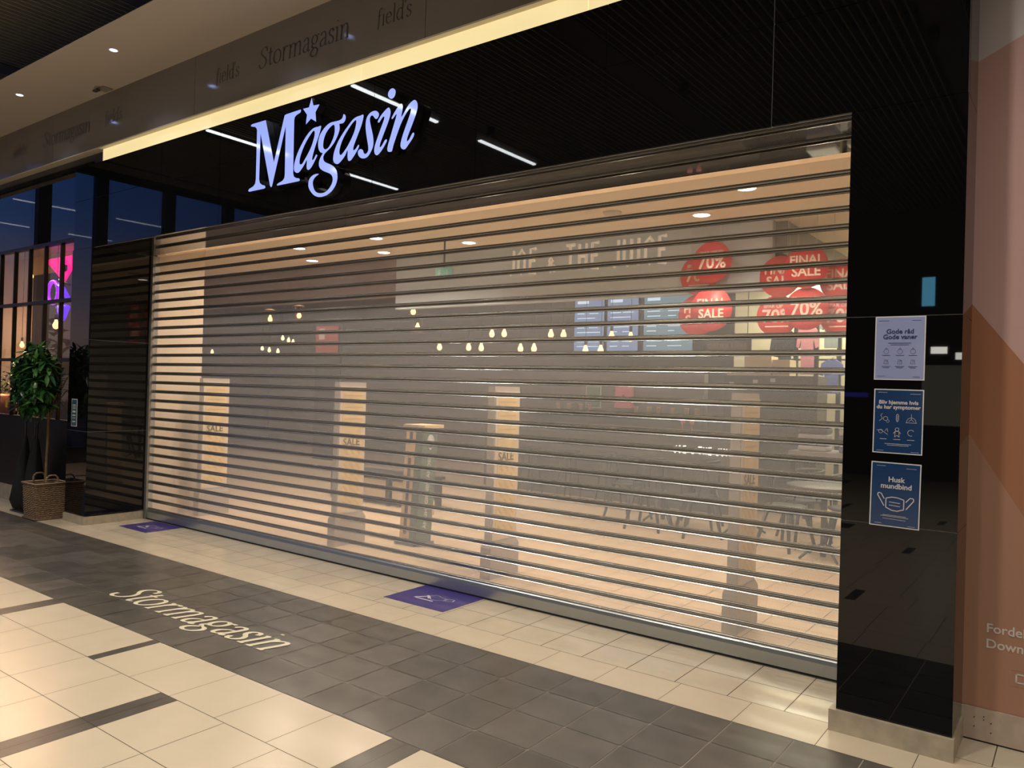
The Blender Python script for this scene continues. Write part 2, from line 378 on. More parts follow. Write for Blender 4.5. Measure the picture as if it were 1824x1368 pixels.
cb = MB(); cb.box(-14.3, 5.0, -.84, .4, 4.7, 4.706); cb.box(-14.3, 5.0, -.62, .4, 4.706, 4.82); struct(cb.build('ceiling_band', BANDC))
# hall ceiling: grille bays and plain strips
gr = MB(); bays = [(-14.2, -13.6), (-13.55, -10.55), (-10.19, -7.19), (-6.83 + .2, -3.83), (-3.47, -.47), (-.11, 2.89)]
GRM = mat('ceiling_grille_slat', (.30, .29, .22), .55)
pl = MB()
for i, (a, b) in enumerate(bays):
    x = a
    while x < b:
        gr.box(x, x + .018, YB, 1.9, 5.60, 5.68); x += .1
for a, b in ((-13.6, -13.55), (-10.55, -10.19), (-7.19, -6.63), (-3.83, -3.47), (-.47, -.11), (2.89, 5.0)): pl.box(a, b, YB, 1.9, 5.58, 5.7)
pl.box(-14.3, 5, YB, 1.9, 6.0, 6.05, 1)
for yy in (-.1, -1.9, -4.9, -7.9, -10.9): pl.box(-14.3, 5, yy, yy + .05, 5.70, 5.75, 1)
struct(gr.build('ceiling_grille', GRM)); struct(pl.build('ceiling', [mat('hall_ceiling_plain', (.10, .095, .09), .7), BLACK]))
bw = MB(); bw.box(-8.2, .48, .07, .3, 3.075, 3.99); bw.box(-14.3, 5.0, 1.9, 2.0, 4.82, 6.05); bw.box(-14.3, 5.0, .3, .4, 4.82, 4.83); struct(bw.build('wall_above_band', mat('dark_wall', (.05, .045, .04), .7)))
# fire-exit style small bracket under the band
r = empty('ceiling_sensor', (-7.45, -.12, 4.7)); tag(r, 'small square sensor hanging from the pale ceiling band by the beam', 'sensor')
box1('plate', mat('sensor_grey', (.30, .27, .23), .5), -.09, .06, -.05, .05, -.012, 0, r); box1('hinged_flap', mat('sensor_dark', (.06, .05, .045), .5), -.09, .0, -.09, -.05, -.045, -.03, r)
TUBE = mat('lit_tube', (.9, .9, .9), .3, emit=(.93, .97, 1), es=16)
n_ = 0
for x in (-10.22, -6.86):
    for y0, y1 in ((-4.42, -2.75), (-6.95, -5.4), (-9.5, -7.95)):
        n_ += 1
        r = empty('linear_light', (x, (y0 + y1) / 2, 5.58)); L = (y1 - y0) / 2
        tag(r, 'white linear ceiling light, %s, %s row' % (['nearest the shop', 'middle one', 'farthest from the shop'][(n_ - 1) % 3], 'far left' if x < -8 else 'second'), 'ceiling light', 'linear lights of the hall ceiling')
        box1('housing', WHITE, -.05, .05, -L, L, -.01, 0, r); box1('tube', TUBE, -.028, .028, -L + .01, L - .01, -.03, -.011, r)
BLUEW = mat('blue_white_led', (.9, .9, .9), .3, emit=(.38, .48, 1), es=9)
def downlight(x, y, z, lab, rad=.035, m=BLUEW, ring=WHITE, cat='downlight', group=None):
    r = empty('downlight', (x, y, z)); tag(r, lab, cat, group)
    a = MB(); a.lathe([(rad * 1.35, -.004), (rad * 1.35, 0), (rad, 0), (rad, -.004), (rad * 1.35, -.004)], n=20, cap=False); a.build('trim_ring', ring, r)
    b = MB(); b.lathe([(rad * .98, -.0035), (rad * .98, -.001)], n=20); b.build('lamp_disc', m, r)
for x, lab in ((-8.47, 'small blue white downlight in the pale ceiling band, the left one in view'), (-6.40, 'small blue white downlight in the pale ceiling band, the right one in view'), (-4.3, 'small blue white downlight in the pale ceiling band above the frame')):
    downlight(x, -.55, 4.7, lab)
    spot(x, -.55, 4.68, 14, (.75, .82, 1), ang=110, rad=.03, nm='band_spot')
for i, (x, y) in enumerate(HALL_FILL_SPOTS):
    b = MB(); b.lathe([(.06, -.12), (.06, 0), (.045, 0), (.045, -.1)], n=14)
    tag(b.build('added_spot_can', BLACK, None, (x, y, 5.55)), 'black spotlight can added on the hall ceiling to light the floor, out of view', 'spotlight', 'added spotlight cans of the hall ceiling')

# ================================================================= STAR SIGN
LETTERS={'M':[[(-4.9082,3.8553),(-4.9163,3.8664),(-4.8932,3.8739),(-4.7051,3.8741),(-4.5745,3.4944),(-4.4486,3.866),(-4.4293,3.8717),(-4.2422,3.8759),(-4.2343,3.8684),(-4.2411,3.8515),(-4.2927,3.8399),(-4.314,3.8256),(-4.3195,3.8023),(-4.3129,3.3624),(-4.3,3.3332),(-4.2727,3.3191),(-4.2296,3.3095),(-4.224,3.2924),(-4.238,3.2883),(-4.5194,3.2893),(-4.5249,3.2993),(-4.5054,3.3079),(-4.4516,3.3204),(-4.428,3.3387),(-4.4225,3.3657),(-4.4294,3.7731),(-4.5899,3.2955),(-4.6025,3.2859),(-4.6174,3.2992),(-4.7723,3.7707),(-4.7734,3.377),(-4.7613,3.3436),(-4.7292,3.3234),(-4.6894,3.3118),(-4.6814,3.295),(-4.6964,3.2875),(-4.9114,3.2879),(-4.9258,3.2981),(-4.9126,3.3125),(-4.8549,3.3274),(-4.8295,3.3464),(-4.8208,3.3835),(-4.8242,3.8052),(-4.8326,3.8259),(-4.8545,3.8426)]],'a':[[(-3.9777,3.6925),(-3.9812,3.6957),(-3.9869,3.6971),(-3.9953,3.696),(-4.0048,3.6944),(-4.0127,3.6943),(-4.0229,3.6946),(-4.0394,3.6959),(-4.0593,3.6951),(-4.0807,3.6894),(-4.1044,3.6792),(-4.1302,3.6645),(-4.1582,3.6436),(-4.19,3.6127),(-4.2206,3.5788),(-4.2449,3.5489),(-4.2651,3.5193),(-4.2825,3.4875),(-4.2954,3.4572),(-4.3025,3.4317),(-4.3046,3.4099),(-4.303,3.3923),(-4.2964,3.3783),(-4.283,3.3675),(-4.267,3.3607),(-4.2533,3.3582),(-4.2386,3.3609),(-4.2208,3.3713),(-4.2021,3.3859),(-4.1835,3.4025),(-4.1663,3.4197),(-4.1517,3.4392),(-4.1417,3.449),(-4.1407,3.4301),(-4.1423,3.4041),(-4.1414,3.3883),(-4.1383,3.3765),(-4.1313,3.3683),(-4.1219,3.364),(-4.1114,3.3636),(-4.0991,3.3679),(-4.0846,3.3777),(-4.0681,3.3931),(-4.0477,3.4172),(-4.0293,3.4407),(-4.0189,3.4537),(-4.014,3.4621),(-4.0153,3.4683),(-4.0199,3.4719),(-4.0243,3.4742),(-4.0307,3.4718),(-4.0412,3.4585),(-4.0522,3.4442),(-4.0607,3.4381),(-4.0674,3.4358),(-4.0722,3.4351),(-4.0748,3.4388),(-4.0754,3.4475),(-4.0715,3.4651),(-4.0596,3.498),(-4.0429,3.5378),(-4.0218,3.5796),(-4.0014,3.6198),(-3.9866,3.6546),(-3.9772,3.6806),(-3.9754,3.69)],[(-4.058,3.6682),(-4.0634,3.6721),(-4.0719,3.6706),(-4.085,3.6632),(-4.103,3.6491),(-4.1287,3.626),(-4.1561,3.5982),(-4.1795,3.5694),(-4.2,3.5392),(-4.2174,3.5073),(-4.23,3.4775),(-4.2349,3.4537),(-4.2346,3.4359),(-4.2304,3.4269),(-4.2227,3.4233),(-4.2122,3.4212),(-4.1993,3.4246),(-4.1849,3.4374),(-4.168,3.456),(-4.1464,3.4782),(-4.1238,3.5031),(-4.1031,3.5293),(-4.0849,3.5566),(-4.0705,3.5855),(-4.06,3.612),(-4.0543,3.6313),(-4.0525,3.6464),(-4.0539,3.6593)]],'g':[[(-3.7043,3.7368),(-3.6972,3.7321),(-3.691,3.7245),(-3.6868,3.7147),(-3.6858,3.7035),(-3.69,3.691),(-3.6975,3.6798),(-3.7073,3.673),(-3.7183,3.6692),(-3.7292,3.669),(-3.7398,3.6702),(-3.7508,3.672),(-3.7587,3.6707),(-3.7575,3.6606),(-3.7542,3.6468),(-3.7536,3.6337),(-3.7563,3.6183),(-3.7655,3.5979),(-3.7786,3.5759),(-3.7938,3.5549),(-3.8114,3.535),(-3.8313,3.5173),(-3.8536,3.5012),(-3.8807,3.4866),(-3.9053,3.4744),(-3.9185,3.467),(-3.9268,3.4602),(-3.9347,3.4501),(-3.9392,3.4387),(-3.9387,3.4265),(-3.9336,3.4143),(-3.9251,3.4036),(-3.9104,3.3932),(-3.8847,3.382),(-3.8564,3.3705),(-3.8326,3.3589),(-3.8116,3.3464),(-3.7938,3.3318),(-3.7799,3.3157),(-3.7707,3.2979),(-3.7652,3.2789),(-3.7624,3.2586),(-3.7634,3.2382),(-3.769,3.2187),(-3.779,3.1998),(-3.7938,3.1808),(-3.8121,3.1636),(-3.8322,3.1504),(-3.8547,3.14),(-3.8797,3.1316),(-3.9071,3.1261),(-3.9382,3.1237),(-3.9696,3.1251),(-3.998,3.1308),(-4.0245,3.1407),(-4.0494,3.1555),(-4.0716,3.1734),(-4.0911,3.1932),(-4.1057,3.2135),(-4.1125,3.2324),(-4.1138,3.2505),(-4.1116,3.2687),(-4.1044,3.285),(-4.0908,3.2979),(-4.0733,3.3075),(-4.0533,3.3137),(-4.0326,3.3167),(-4.0123,3.3165),(-3.9963,3.3145),(-3.9887,3.3126),(-3.9898,3.3094),(-4.0042,3.3044),(-4.0227,3.2975),(-4.0373,3.2885),(-4.049,3.2774),(-4.0563,3.2647),(-4.0587,3.249),(-4.0546,3.2277),(-4.0457,3.2057),(-4.0334,3.1874),(-4.0169,3.1724),(-3.9955,3.1622),(-3.971,3.1559),(-3.944,3.1529),(-3.9173,3.1538),(-3.8942,3.1594),(-3.8737,3.1687),(-3.8553,3.1814),(-3.8398,3.1963),(-3.8273,3.2119),(-3.8194,3.2284),(-3.8174,3.2463),(-3.8209,3.2635),(-3.8303,3.2779),(-3.844,3.29),(-3.8606,3.2989),(-3.8799,3.3068),(-3.9022,3.3154),(-3.9251,3.3249),(-3.9472,3.3362),(-3.9664,3.3486),(-3.9793,3.3615),(-3.9874,3.3752),(-3.9905,3.3901),(-3.9897,3.4051),(-3.9859,3.4193),(-3.9793,3.433),(-3.9686,3.4471),(-3.958,3.4592),(-3.9501,3.4668),(-3.9479,3.4724),(-3.9581,3.4765),(-3.9725,3.4821),(-3.9852,3.4926),(-3.9962,3.5066),(-4.0032,3.5242),(-4.0069,3.5438),(-4.0075,3.5639),(-4.0043,3.5848),(-3.9965,3.6068),(-3.9838,3.6286),(-3.9642,3.6496),(-3.9408,3.6683),(-3.9148,3.6833),(-3.8887,3.6942),(-3.8675,3.6993),(-3.8451,3.7009),(-3.8145,3.6999),(-3.7841,3.6985),(-3.7601,3.6992),(-3.7412,3.7022),(-3.7284,3.7096),(-3.7205,3.7185),(-3.7183,3.7278),(-3.717,3.7352),(-3.7113,3.7378)],[(-3.8221,3.6752),(-3.8315,3.677),(-3.8439,3.6744),(-3.8603,3.6676),(-3.8782,3.6572),(-3.8959,3.6442),(-3.9123,3.628),(-3.9262,3.6077),(-3.937,3.5853),(-3.9433,3.5617),(-3.9456,3.5397),(-3.9438,3.5223),(-3.938,3.509),(-3.928,3.5004),(-3.9152,3.4965),(-3.9002,3.4974),(-3.8845,3.5033),(-3.8696,3.5148),(-3.8549,3.5306),(-3.8397,3.5505),(-3.8262,3.5724),(-3.8166,3.5944),(-3.8107,3.6162),(-3.8101,3.6383),(-3.8126,3.6572),(-3.8161,3.6688)]],'aa':[[(-3.4856,3.689),(-3.4909,3.6936),(-3.4982,3.6959),(-3.5045,3.6942),(-3.5144,3.6916),(-3.5328,3.6917),(-3.5555,3.6907),(-3.5796,3.6862),(-3.6047,3.6771),(-3.6286,3.6608),(-3.6534,3.6403),(-3.6815,3.6181),(-3.7107,3.5931),(-3.7404,3.5647),(-3.768,3.5336),(-3.791,3.4991),(-3.8083,3.4649),(-3.8177,3.4344),(-3.8205,3.4087),(-3.8173,3.3909),(-3.8087,3.3779),(-3.794,3.3672),(-3.7775,3.3604),(-3.7653,3.3579),(-3.7517,3.3606),(-3.7312,3.3715),(-3.71,3.386),(-3.6925,3.4),(-3.6773,3.4154),(-3.6634,3.4382),(-3.6535,3.4517),(-3.6523,3.4333),(-3.6532,3.4059),(-3.6505,3.3858),(-3.6457,3.3705),(-3.6379,3.3637),(-3.6285,3.3621),(-3.6196,3.362),(-3.6078,3.3675),(-3.5887,3.3836),(-3.5677,3.4039),(-3.548,3.4247),(-3.5323,3.4436),(-3.5258,3.4564),(-3.525,3.4649),(-3.5284,3.4701),(-3.5359,3.4696),(-3.548,3.4583),(-3.5613,3.4454),(-3.5725,3.4396),(-3.5817,3.4373),(-3.5876,3.4369),(-3.5902,3.4415),(-3.5894,3.4544),(-3.5833,3.4745),(-3.5684,3.5025),(-3.5487,3.5367),(-3.5248,3.5783),(-3.503,3.619),(-3.4911,3.6512),(-3.485,3.6748),(-3.4834,3.685)],[(-3.5667,3.6634),(-3.5705,3.6678),(-3.5792,3.6656),(-3.5968,3.6563),(-3.6198,3.64),(-3.6478,3.6155),(-3.6764,3.5871),(-3.7004,3.5601),(-3.7207,3.5315),(-3.7373,3.4979),(-3.7478,3.4668),(-3.7491,3.4456),(-3.7445,3.4317),(-3.7366,3.4239),(-3.7245,3.4239),(-3.7072,3.4347),(-3.6873,3.4514),(-3.6672,3.4695),(-3.6468,3.4906),(-3.6261,3.5153),(-3.6071,3.541),(-3.5919,3.5643),(-3.58,3.5874),(-3.571,3.6129),(-3.5655,3.6359),(-3.5644,3.6525)]],'s':[[(-3.3173,3.6675),(-3.317,3.656),(-3.3219,3.6462),(-3.3288,3.6384),(-3.3372,3.6336),(-3.3451,3.6332),(-3.3531,3.6365),(-3.3616,3.6437),(-3.3697,3.6523),(-3.376,3.6599),(-3.3822,3.6658),(-3.3902,3.6688),(-3.3983,3.6688),(-3.4058,3.665),(-3.4115,3.6573),(-3.4138,3.6457),(-3.4127,3.6296),(-3.4072,3.6084),(-3.3986,3.5825),(-3.3869,3.5501),(-3.3759,3.5173),(-3.3699,3.4898),(-3.3673,3.4658),(-3.3677,3.4457),(-3.372,3.4277),(-3.3816,3.4094),(-3.3945,3.3924),(-3.4088,3.3763),(-3.4254,3.3637),(-3.4448,3.3573),(-3.4655,3.3559),(-3.487,3.3598),(-3.5068,3.3679),(-3.5221,3.3803),(-3.5326,3.3945),(-3.5367,3.4082),(-3.5354,3.4203),(-3.5284,3.4286),(-3.5179,3.4333),(-3.5054,3.4336),(-3.4932,3.4305),(-3.4844,3.4246),(-3.4779,3.4168),(-3.4748,3.4077),(-3.4714,3.3989),(-3.4639,3.392),(-3.4547,3.3879),(-3.4445,3.3886),(-3.4347,3.3931),(-3.4264,3.4014),(-3.4211,3.4133),(-3.4213,3.4284),(-3.425,3.4475),(-3.4315,3.4719),(-3.4393,3.5002),(-3.4474,3.5323),(-3.4542,3.5643),(-3.458,3.5913),(-3.4589,3.6156),(-3.4565,3.6387),(-3.4502,3.6589),(-3.4387,3.6751),(-3.4232,3.6874),(-3.4042,3.6956),(-3.3837,3.6994),(-3.3628,3.6988),(-3.3437,3.6935),(-3.3277,3.6814)]],'i':[[(-3.3283,3.6115),(-3.3248,3.6035),(-3.316,3.6009),(-3.3107,3.6022),(-3.3045,3.6071),(-3.2953,3.6161),(-3.2857,3.6257),(-3.2777,3.6325),(-3.2705,3.6367),(-3.2635,3.6376),(-3.2588,3.6345),(-3.2577,3.6271),(-3.2617,3.6131),(-3.2741,3.5885),(-3.2906,3.5577),(-3.3092,3.5217),(-3.327,3.4867),(-3.3396,3.4615),(-3.3487,3.4405),(-3.3549,3.4208),(-3.3574,3.4031),(-3.3555,3.3873),(-3.3499,3.3742),(-3.3406,3.3643),(-3.3294,3.3588),(-3.3188,3.3589),(-3.306,3.3645),(-3.2877,3.3774),(-3.2681,3.3943),(-3.2497,3.4143),(-3.2347,3.4328),(-3.2268,3.4431),(-3.2239,3.4501),(-3.2255,3.4576),(-3.2305,3.4622),(-3.238,3.4619),(-3.2474,3.4568),(-3.2584,3.4442),(-3.2696,3.4303),(-3.2798,3.4205),(-3.2885,3.4141),(-3.2945,3.4125),(-3.298,3.4157),(-3.2994,3.4228),(-3.2957,3.4374),(-3.2823,3.4651),(-3.2647,3.4982),(-3.2465,3.5307),(-3.2286,3.5632),(-3.2126,3.5952),(-3.2003,3.6236),(-3.1947,3.6443),(-3.1942,3.6607),(-3.1991,3.6761),(-3.2068,3.6877),(-3.2133,3.6938),(-3.2225,3.6945),(-3.238,3.6886),(-3.2567,3.6781),(-3.2778,3.6639),(-3.2984,3.6474),(-3.3167,3.6282)]],'dot':[[(-3.1782,3.8293),(-3.1695,3.8256),(-3.1612,3.8198),(-3.1547,3.8136),(-3.1506,3.8073),(-3.1483,3.8005),(-3.1478,3.7931),(-3.149,3.7846),(-3.1521,3.7755),(-3.1566,3.7677),(-3.1629,3.7616),(-3.1706,3.7568),(-3.1789,3.7543),(-3.1879,3.7545),(-3.1974,3.757),(-3.2061,3.7613),(-3.2142,3.7678),(-3.2215,3.7761),(-3.2263,3.7845),(-3.2277,3.7927),(-3.2264,3.801),(-3.2235,3.8086),(-3.2188,3.8156),(-3.2123,3.822),(-3.205,3.8267),(-3.1965,3.8294),(-3.1872,3.8304)]],'n':[[(-3.1822,3.6121),(-3.1811,3.6032),(-3.1726,3.6022),(-3.1636,3.6071),(-3.154,3.615),(-3.146,3.6227),(-3.1394,3.6286),(-3.1345,3.6303),(-3.1318,3.6283),(-3.1314,3.6236),(-3.1349,3.6115),(-3.1454,3.5845),(-3.159,3.5507),(-3.1728,3.5151),(-3.1866,3.4793),(-3.2001,3.4462),(-3.2109,3.4179),(-3.2162,3.3994),(-3.2173,3.3862),(-3.2151,3.3751),(-3.2088,3.3673),(-3.1956,3.3628),(-3.1816,3.3614),(-3.1733,3.3613),(-3.1666,3.3671),(-3.1606,3.3844),(-3.1531,3.4084),(-3.1404,3.4369),(-3.1252,3.4688),(-3.1082,3.5041),(-3.0904,3.5384),(-3.0728,3.5668),(-3.0551,3.5913),(-3.0365,3.6132),(-3.0196,3.6302),(-3.0073,3.6403),(-2.998,3.6449),(-2.9909,3.6448),(-2.9868,3.64),(-2.9858,3.6317),(-2.9895,3.6165),(-3.0006,3.5907),(-3.0166,3.5574),(-3.0374,3.5159),(-3.0577,3.4734),(-3.0724,3.4373),(-3.0812,3.4074),(-3.0815,3.3877),(-3.0761,3.3742),(-3.0656,3.3644),(-3.053,3.3587),(-3.0422,3.3562),(-3.0307,3.3589),(-3.0176,3.3687),(-3.0021,3.3837),(-2.9799,3.404),(-2.9597,3.4246),(-2.9498,3.4399),(-2.9462,3.4515),(-2.9483,3.4595),(-2.954,3.4635),(-2.9601,3.4636),(-2.9684,3.458),(-2.9803,3.4419),(-2.9927,3.4248),(-3.0027,3.416),(-3.0106,3.4118),(-3.0159,3.4112),(-3.0182,3.4157),(-3.0177,3.4262),(-3.012,3.4441),(-2.9968,3.4731),(-2.9777,3.5076),(-2.9582,3.5447),(-2.9405,3.5807),(-2.9281,3.6102),(-2.9209,3.6354),(-2.9211,3.6564),(-2.9261,3.6735),(-2.9346,3.6869),(-2.9452,3.6958),(-2.9549,3.6993),(-2.9671,3.6975),(-2.9857,3.691),(-3.0068,3.6786),(-3.0288,3.6568),(-3.0494,3.6332),(-3.0661,3.6138),(-3.0779,3.6009),(-3.0823,3.5994),(-3.0819,3.607),(-3.0776,3.6261),(-3.0724,3.6484),(-3.0696,3.6657),(-3.07,3.6802),(-3.0765,3.6917),(-3.0857,3.6984),(-3.0937,3.6984),(-3.1042,3.6923),(-3.1211,3.6796),(-3.1408,3.6614),(-3.1643,3.6355)]],'star':[[(-4.004,3.8718),(-4.0514,3.8186),(-4.0395,3.7391),(-4.1043,3.776),(-4.1683,3.7397),(-4.1571,3.8176),(-4.2093,3.8756),(-4.1347,3.8733),(-4.105,3.9438),(-4.0796,3.8776)]]}
SIGNF = mat('sign_face_blue', (.2, .25, .4), .06, emit=(.27, .33, 1.0), es=1.0)
def _sf():
    n = SIGNF.node_tree; b = n.nodes['Principled BSDF']; b.inputs['Emission Color'].default_value = (.30, .38, 1.0, 1); b.inputs['Emission Strength'].default_value = .95
_sf()
SIGNS = mat('sign_return', (.015, .015, .02), .25)
rt = empty('illuminated_sign', (-3.78, -.01, 3.45)); tag(rt, 'glowing pale blue Magasin lettering with a star, mounted on the black fascia', 'sign')
ORD = [('M', 'letter_m'), ('star', 'star'), ('a', 'letter_a'), ('g', 'letter_g'), ('aa', 'letter_a'), ('s', 'letter_s'), ('i', 'letter_i'), ('dot', 'letter_i_dot'), ('n', 'letter_n')]
for k, nm in ORD:
    b = MB(); prism(b, [[(x + 3.78, z - 3.45) for x, z in L] for L in LETTERS[k]], -.06, .008); b.build(nm, [SIGNF, SIGNS], rt)

# ================================================================= ROLLER SHUTTER
GX0, GX1, GY = -7.845, -.02, .70
sh = empty('roller_shutter', (-3.93, GY, 0)); tag(sh, 'closed perforated aluminium roller shutter across the whole shop entrance', 'shutter')
def slat_profile(mb, prof, mats, L):
    for i in range(len(prof) - 1):
        (y0, z0), (y1, z1) = prof[i], prof[i + 1]
        mb.add([(-L, y0, z0), (L, y0, z0), (L, y1, z1), (-L, y1, z1)], [(0, 1, 2, 3)], mats[i], False)
HL = (GX1 - GX0) / 2
pitch = .1056
slat0 = None
for k in range(28):
    z = 3.0775 - .1055 - pitch * k + .0
    if k == 0:
        b = MB()
        pr = [(.004, .0135), (-.003, .0135), (-.003, .0105), (-.009, .0095), (-.013, .0055), (-.0145, .0), (-.013, -.0055), (-.009, -.0088), (-.001, -.0095), (-.001, -.0130), (-.0075, -.0215), (-.0085, -.0235), (.0, -.0235), (.006, 0), (.004, .0135)]
        slat_profile(b, pr[::-1], ([0, 0, 0, 0, 0, 0, 0, 0, 0, 1, 2, 2, 1, 0, 0])[::-1], HL)
        slat0 = b.build('slat', [ALUR, BLACK, ALUF], sh)  # pale lip added to draw the highlight, black segments paint groove shade
        q = MB(); n_ = 9; pp = []
        za, zb = .0825, .0130
        for i in range(n_):
            t = i / (n_ - 1); pp.append((-.003 - .004 * math.sin(PI * min(1, t * 2.2) * .5) * (1 - .85 * max(0, t - .35) / .65), za + (zb - za) * t))
        for i in range(n_ - 1):
            (y0, z0), (y1, z1) = pp[i], pp[i + 1]
            q.add([(-HL, y1, z1), (HL, y1, z1), (HL, y0, z0), (-HL, y0, z0)], [(0, 1, 2, 3)], 0, True)
        pan0 = q.build('perforated_panel', PERF, slat0)
        slat0.location = (0, 0, z)
    else:
        s = slat0.copy(); COL.objects.link(s); s.location = (0, 0, z)
        p = pan0.copy(); COL.objects.link(p); p.parent = s
b = MB(); slat_profile(b, [(.012, .004), (-.012, .004), (-.022, .012), (-.024, .085), (-.018, .108), (-.008, .120), (.004, .124), (.012, .124)][::-1], [0] * 7, HL)
b.box(-HL, HL, -.028, .014, .0005, .007, 1)
b.build('bottom_bar', [ALUB, BLACK], sh)
for sx in (-1, 1):
    b = MB(); x = sx * (HL + .018); b.box(x - .035, x + .035, -.035, .045, .0005, 3.07)
    b.build('guide_rail', mat('guide_rail_alu', (.34, .33, .31), .35, .6), sh)
box1('key_switch', BLACK, -HL - .012 - .03, -HL + .012 - .03, -.05, -.035, 1.56, 1.63, sh)

# ================================================================= POSTERS ON THE PILLAR
def poster(x0, x1, z0, z1, m, lab, tilt=0.):
    r = empty('poster', ((x0 + x1) / 2, -.001, (z0 + z1) / 2)); tag(r, lab, 'poster', 'laminated notices on the right pillar'); r.rotation_euler = (0, tilt, 0)
    hx, hz = (x1 - x0) / 2, (z1 - z0) / 2
    box1('white_border', mat('poster_paper', (.72, .70, .72), .15), -hx, hx, -.001, .0005, -hz, hz, r); box1('print', m, -hx + .005, hx - .005, -.0016, -.001, -hz + .005, hz - .005, r)
    return r, hx, hz
PB = mat('poster_pale_blue', (.31, .36, .62), .12, coat=.5); PD = mat('poster_dark_blue', (.015, .05, .15), .12, coat=.5); NAVY = mat('navy_print', (.03, .04, .13), .4)
def lines(mb, segs, y=-.0026):
    for (x0, z0), (x1, z1), wd in segs:
        d = Vector((x1 - x0, z1 - z0)).normalized(); n_ = Vector((-d.y, d.x)) * wd / 2
        mb.add([(x0 - n_.x, y, z0 - n_.y), (x1 - n_.x, y, z1 - n_.y), (x1 + n_.x, y, z1 + n_.y), (x0 + n_.x, y, z0 + n_.y)], [(0, 1, 2, 3)])
def poly(pts, wd, closed=False):
    P = list(pts) + ([pts[0]] if closed else []); return [(a, b, wd) for a, b in zip(P, P[1:])]
def circ(cx, cz, r, wd, a0=0, a1=2 * PI, n=14): return poly([(cx + r * math.cos(a0 + (a1 - a0) * k / n), cz + r * math.sin(a0 + (a1 - a0) * k / n)) for k in range(n + 1)], wd)
def islands(g, m, r, nm='pictogram', y=-.0026):
    gr_ = []
    for sgm in g:
        mid = [Vector(sgm[0]), Vector(sgm[1])]
        hit_ = [k for k in gr_ if any((p - q).length < .009 for q in mid for (a, b, _) in k for p in (Vector(a), Vector(b)))]
        new = [sgm]
        for k in hit_: new = k + new; gr_.remove(k)
        gr_.append(new)
    for k in gr_:
        mb = MB(); lines(mb, k, y); mb.build(nm, m, r)
TY = -.0022
r, hx, hz = poster(.135, .355, 1.741, 2.047, PB, 'pale blue notice reading Gode råd Gode vaner, topmost of three on the pillar', .004)
text('heading', 'Gode råd', .031, (0, TY, .070), NAVY, r, align='CENTER', bold=.0007); text('heading', 'Gode vaner', .031, (0, TY, .044), NAVY, r, align='CENTER', bold=.0007)
s = MB(); g = []
for z, a in ((.024, .05), (.016, .04)): g.append(((-a, z), (a, z), .0022))
for i, cx in enumerate((-.058, .002, .058)):
    g += circ(cx, -.016, .011, .0012) + poly([(cx - .006, -.006), (cx, .002), (cx + .006, -.006)], .0012); g.append(((cx - .018, -.035), (cx + .018, -.035), .002))
    g += poly([(cx - .01, -.075), (cx + .01, -.075), (cx + .008, -.058), (cx - .006, -.055)], .0012, True); g += circ(cx + .002, -.064, .004, .001); g.append(((cx - .02, -.088), (cx + .02, -.088), .002)); g.append(((cx - .014, -.094), (cx + .014, -.094), .002))
for a, z in (((-.095, -.05), .132), ((.05, .09), .132), ((-.095, -.06), -.135), ((.06, .09), -.137)): g.append(((a[0], z), (a[1], z), .0015))
islands(g, NAVY, r)
r, hx, hz = poster(.137, .354, 1.388, 1.697, PD, 'dark blue notice reading Bliv hjemme hvis du har symptomer, the middle one on the pillar', .006)
text('heading', 'Bliv hjemme hvis', .0255, (.0, TY, .083), INKW, r, align='CENTER', bold=.0006); text('heading', 'du har symptomer', .0255, (.0, TY, .060), INKW, r, align='CENTER', bold=.0006)
s = MB(); g = []
cx = -.062; g += poly([(cx - .02, .0), (cx - .006, .012), (cx - .014, .028), (cx - .006, .036)], .0016) + circ(cx + .008, .012, .010, .0015) + circ(cx + .018, .0, .006, .0012) + circ(cx - .012, -.050, .009, .0015) + poly([(cx - .03, -.045), (cx - .012, -.043), (cx + .02, -.065)], .0016) + poly([(cx + .005, -.05), (cx + .016, -.035), (cx + .02, -.052)], .0014)
cx = -.002; g += poly([(cx - .005, .03), (cx - .005, .006), (cx, -.002), (cx + .005, .006), (cx + .005, .03), (cx, .036)], .0018, True) + poly([(cx, .028), (cx, .002)], .0012) + circ(cx, -.038, .008, .0018) + poly([(cx - .016, -.058), (cx - .008, -.047), (cx + .008, -.047), (cx + .016, -.058)], .002) + poly([(cx - .008, -.05), (cx - .01, -.075), (cx, -.066), (cx + .01, -.075), (cx + .008, -.05)], .0018)
cx = .058; g += circ(cx, .0, .020, .0016, -.2, PI + .2) + poly([(cx, .038), (cx, .012), (cx - .012, .002)], .0014) + poly([(cx, .012), (cx + .012, .002)], .0014) + poly([(cx - .024, -.004), (cx + .024, -.004)], .0016) + circ(cx, -.052, .014, .0018, .6, 5.2)
for cx in (-.062, -.002, .058): g.append(((cx - .015, -.086), (cx + .015, -.086), .0022))
g += [((-.055, -.108), (.06, -.108), .0018), ((-.045, -.115), (.05, -.115), .0018), ((-.09, .138), (-.05, .138), .0014), ((.05, .133), (.095, .133), .0014), ((-.09, -.142), (-.06, -.142), .0014), ((.06, -.143), (.095, -.143), .0014)]
islands(g, INKW, r)
r, hx, hz = poster(.132, .350, 1.036, 1.345, PD, 'dark blue notice reading Husk mundbind with a face mask, lowest on the pillar', .012)
text('heading', 'Husk', .034, (.004, TY, .062), INKW, r, align='CENTER', bold=.0007); text('heading', 'mundbind', .034, (.004, TY, .030), INKW, r, align='CENTER', bold=.0007)
s = MB(); cx, cz = .0, -.044
g = poly([(-.038, -.018), (-.038, -.062), (-.012, -.074), (.012, -.076), (.040, -.066), (.040, -.020), (.012, -.012), (-.012, -.011)], .0042, True)
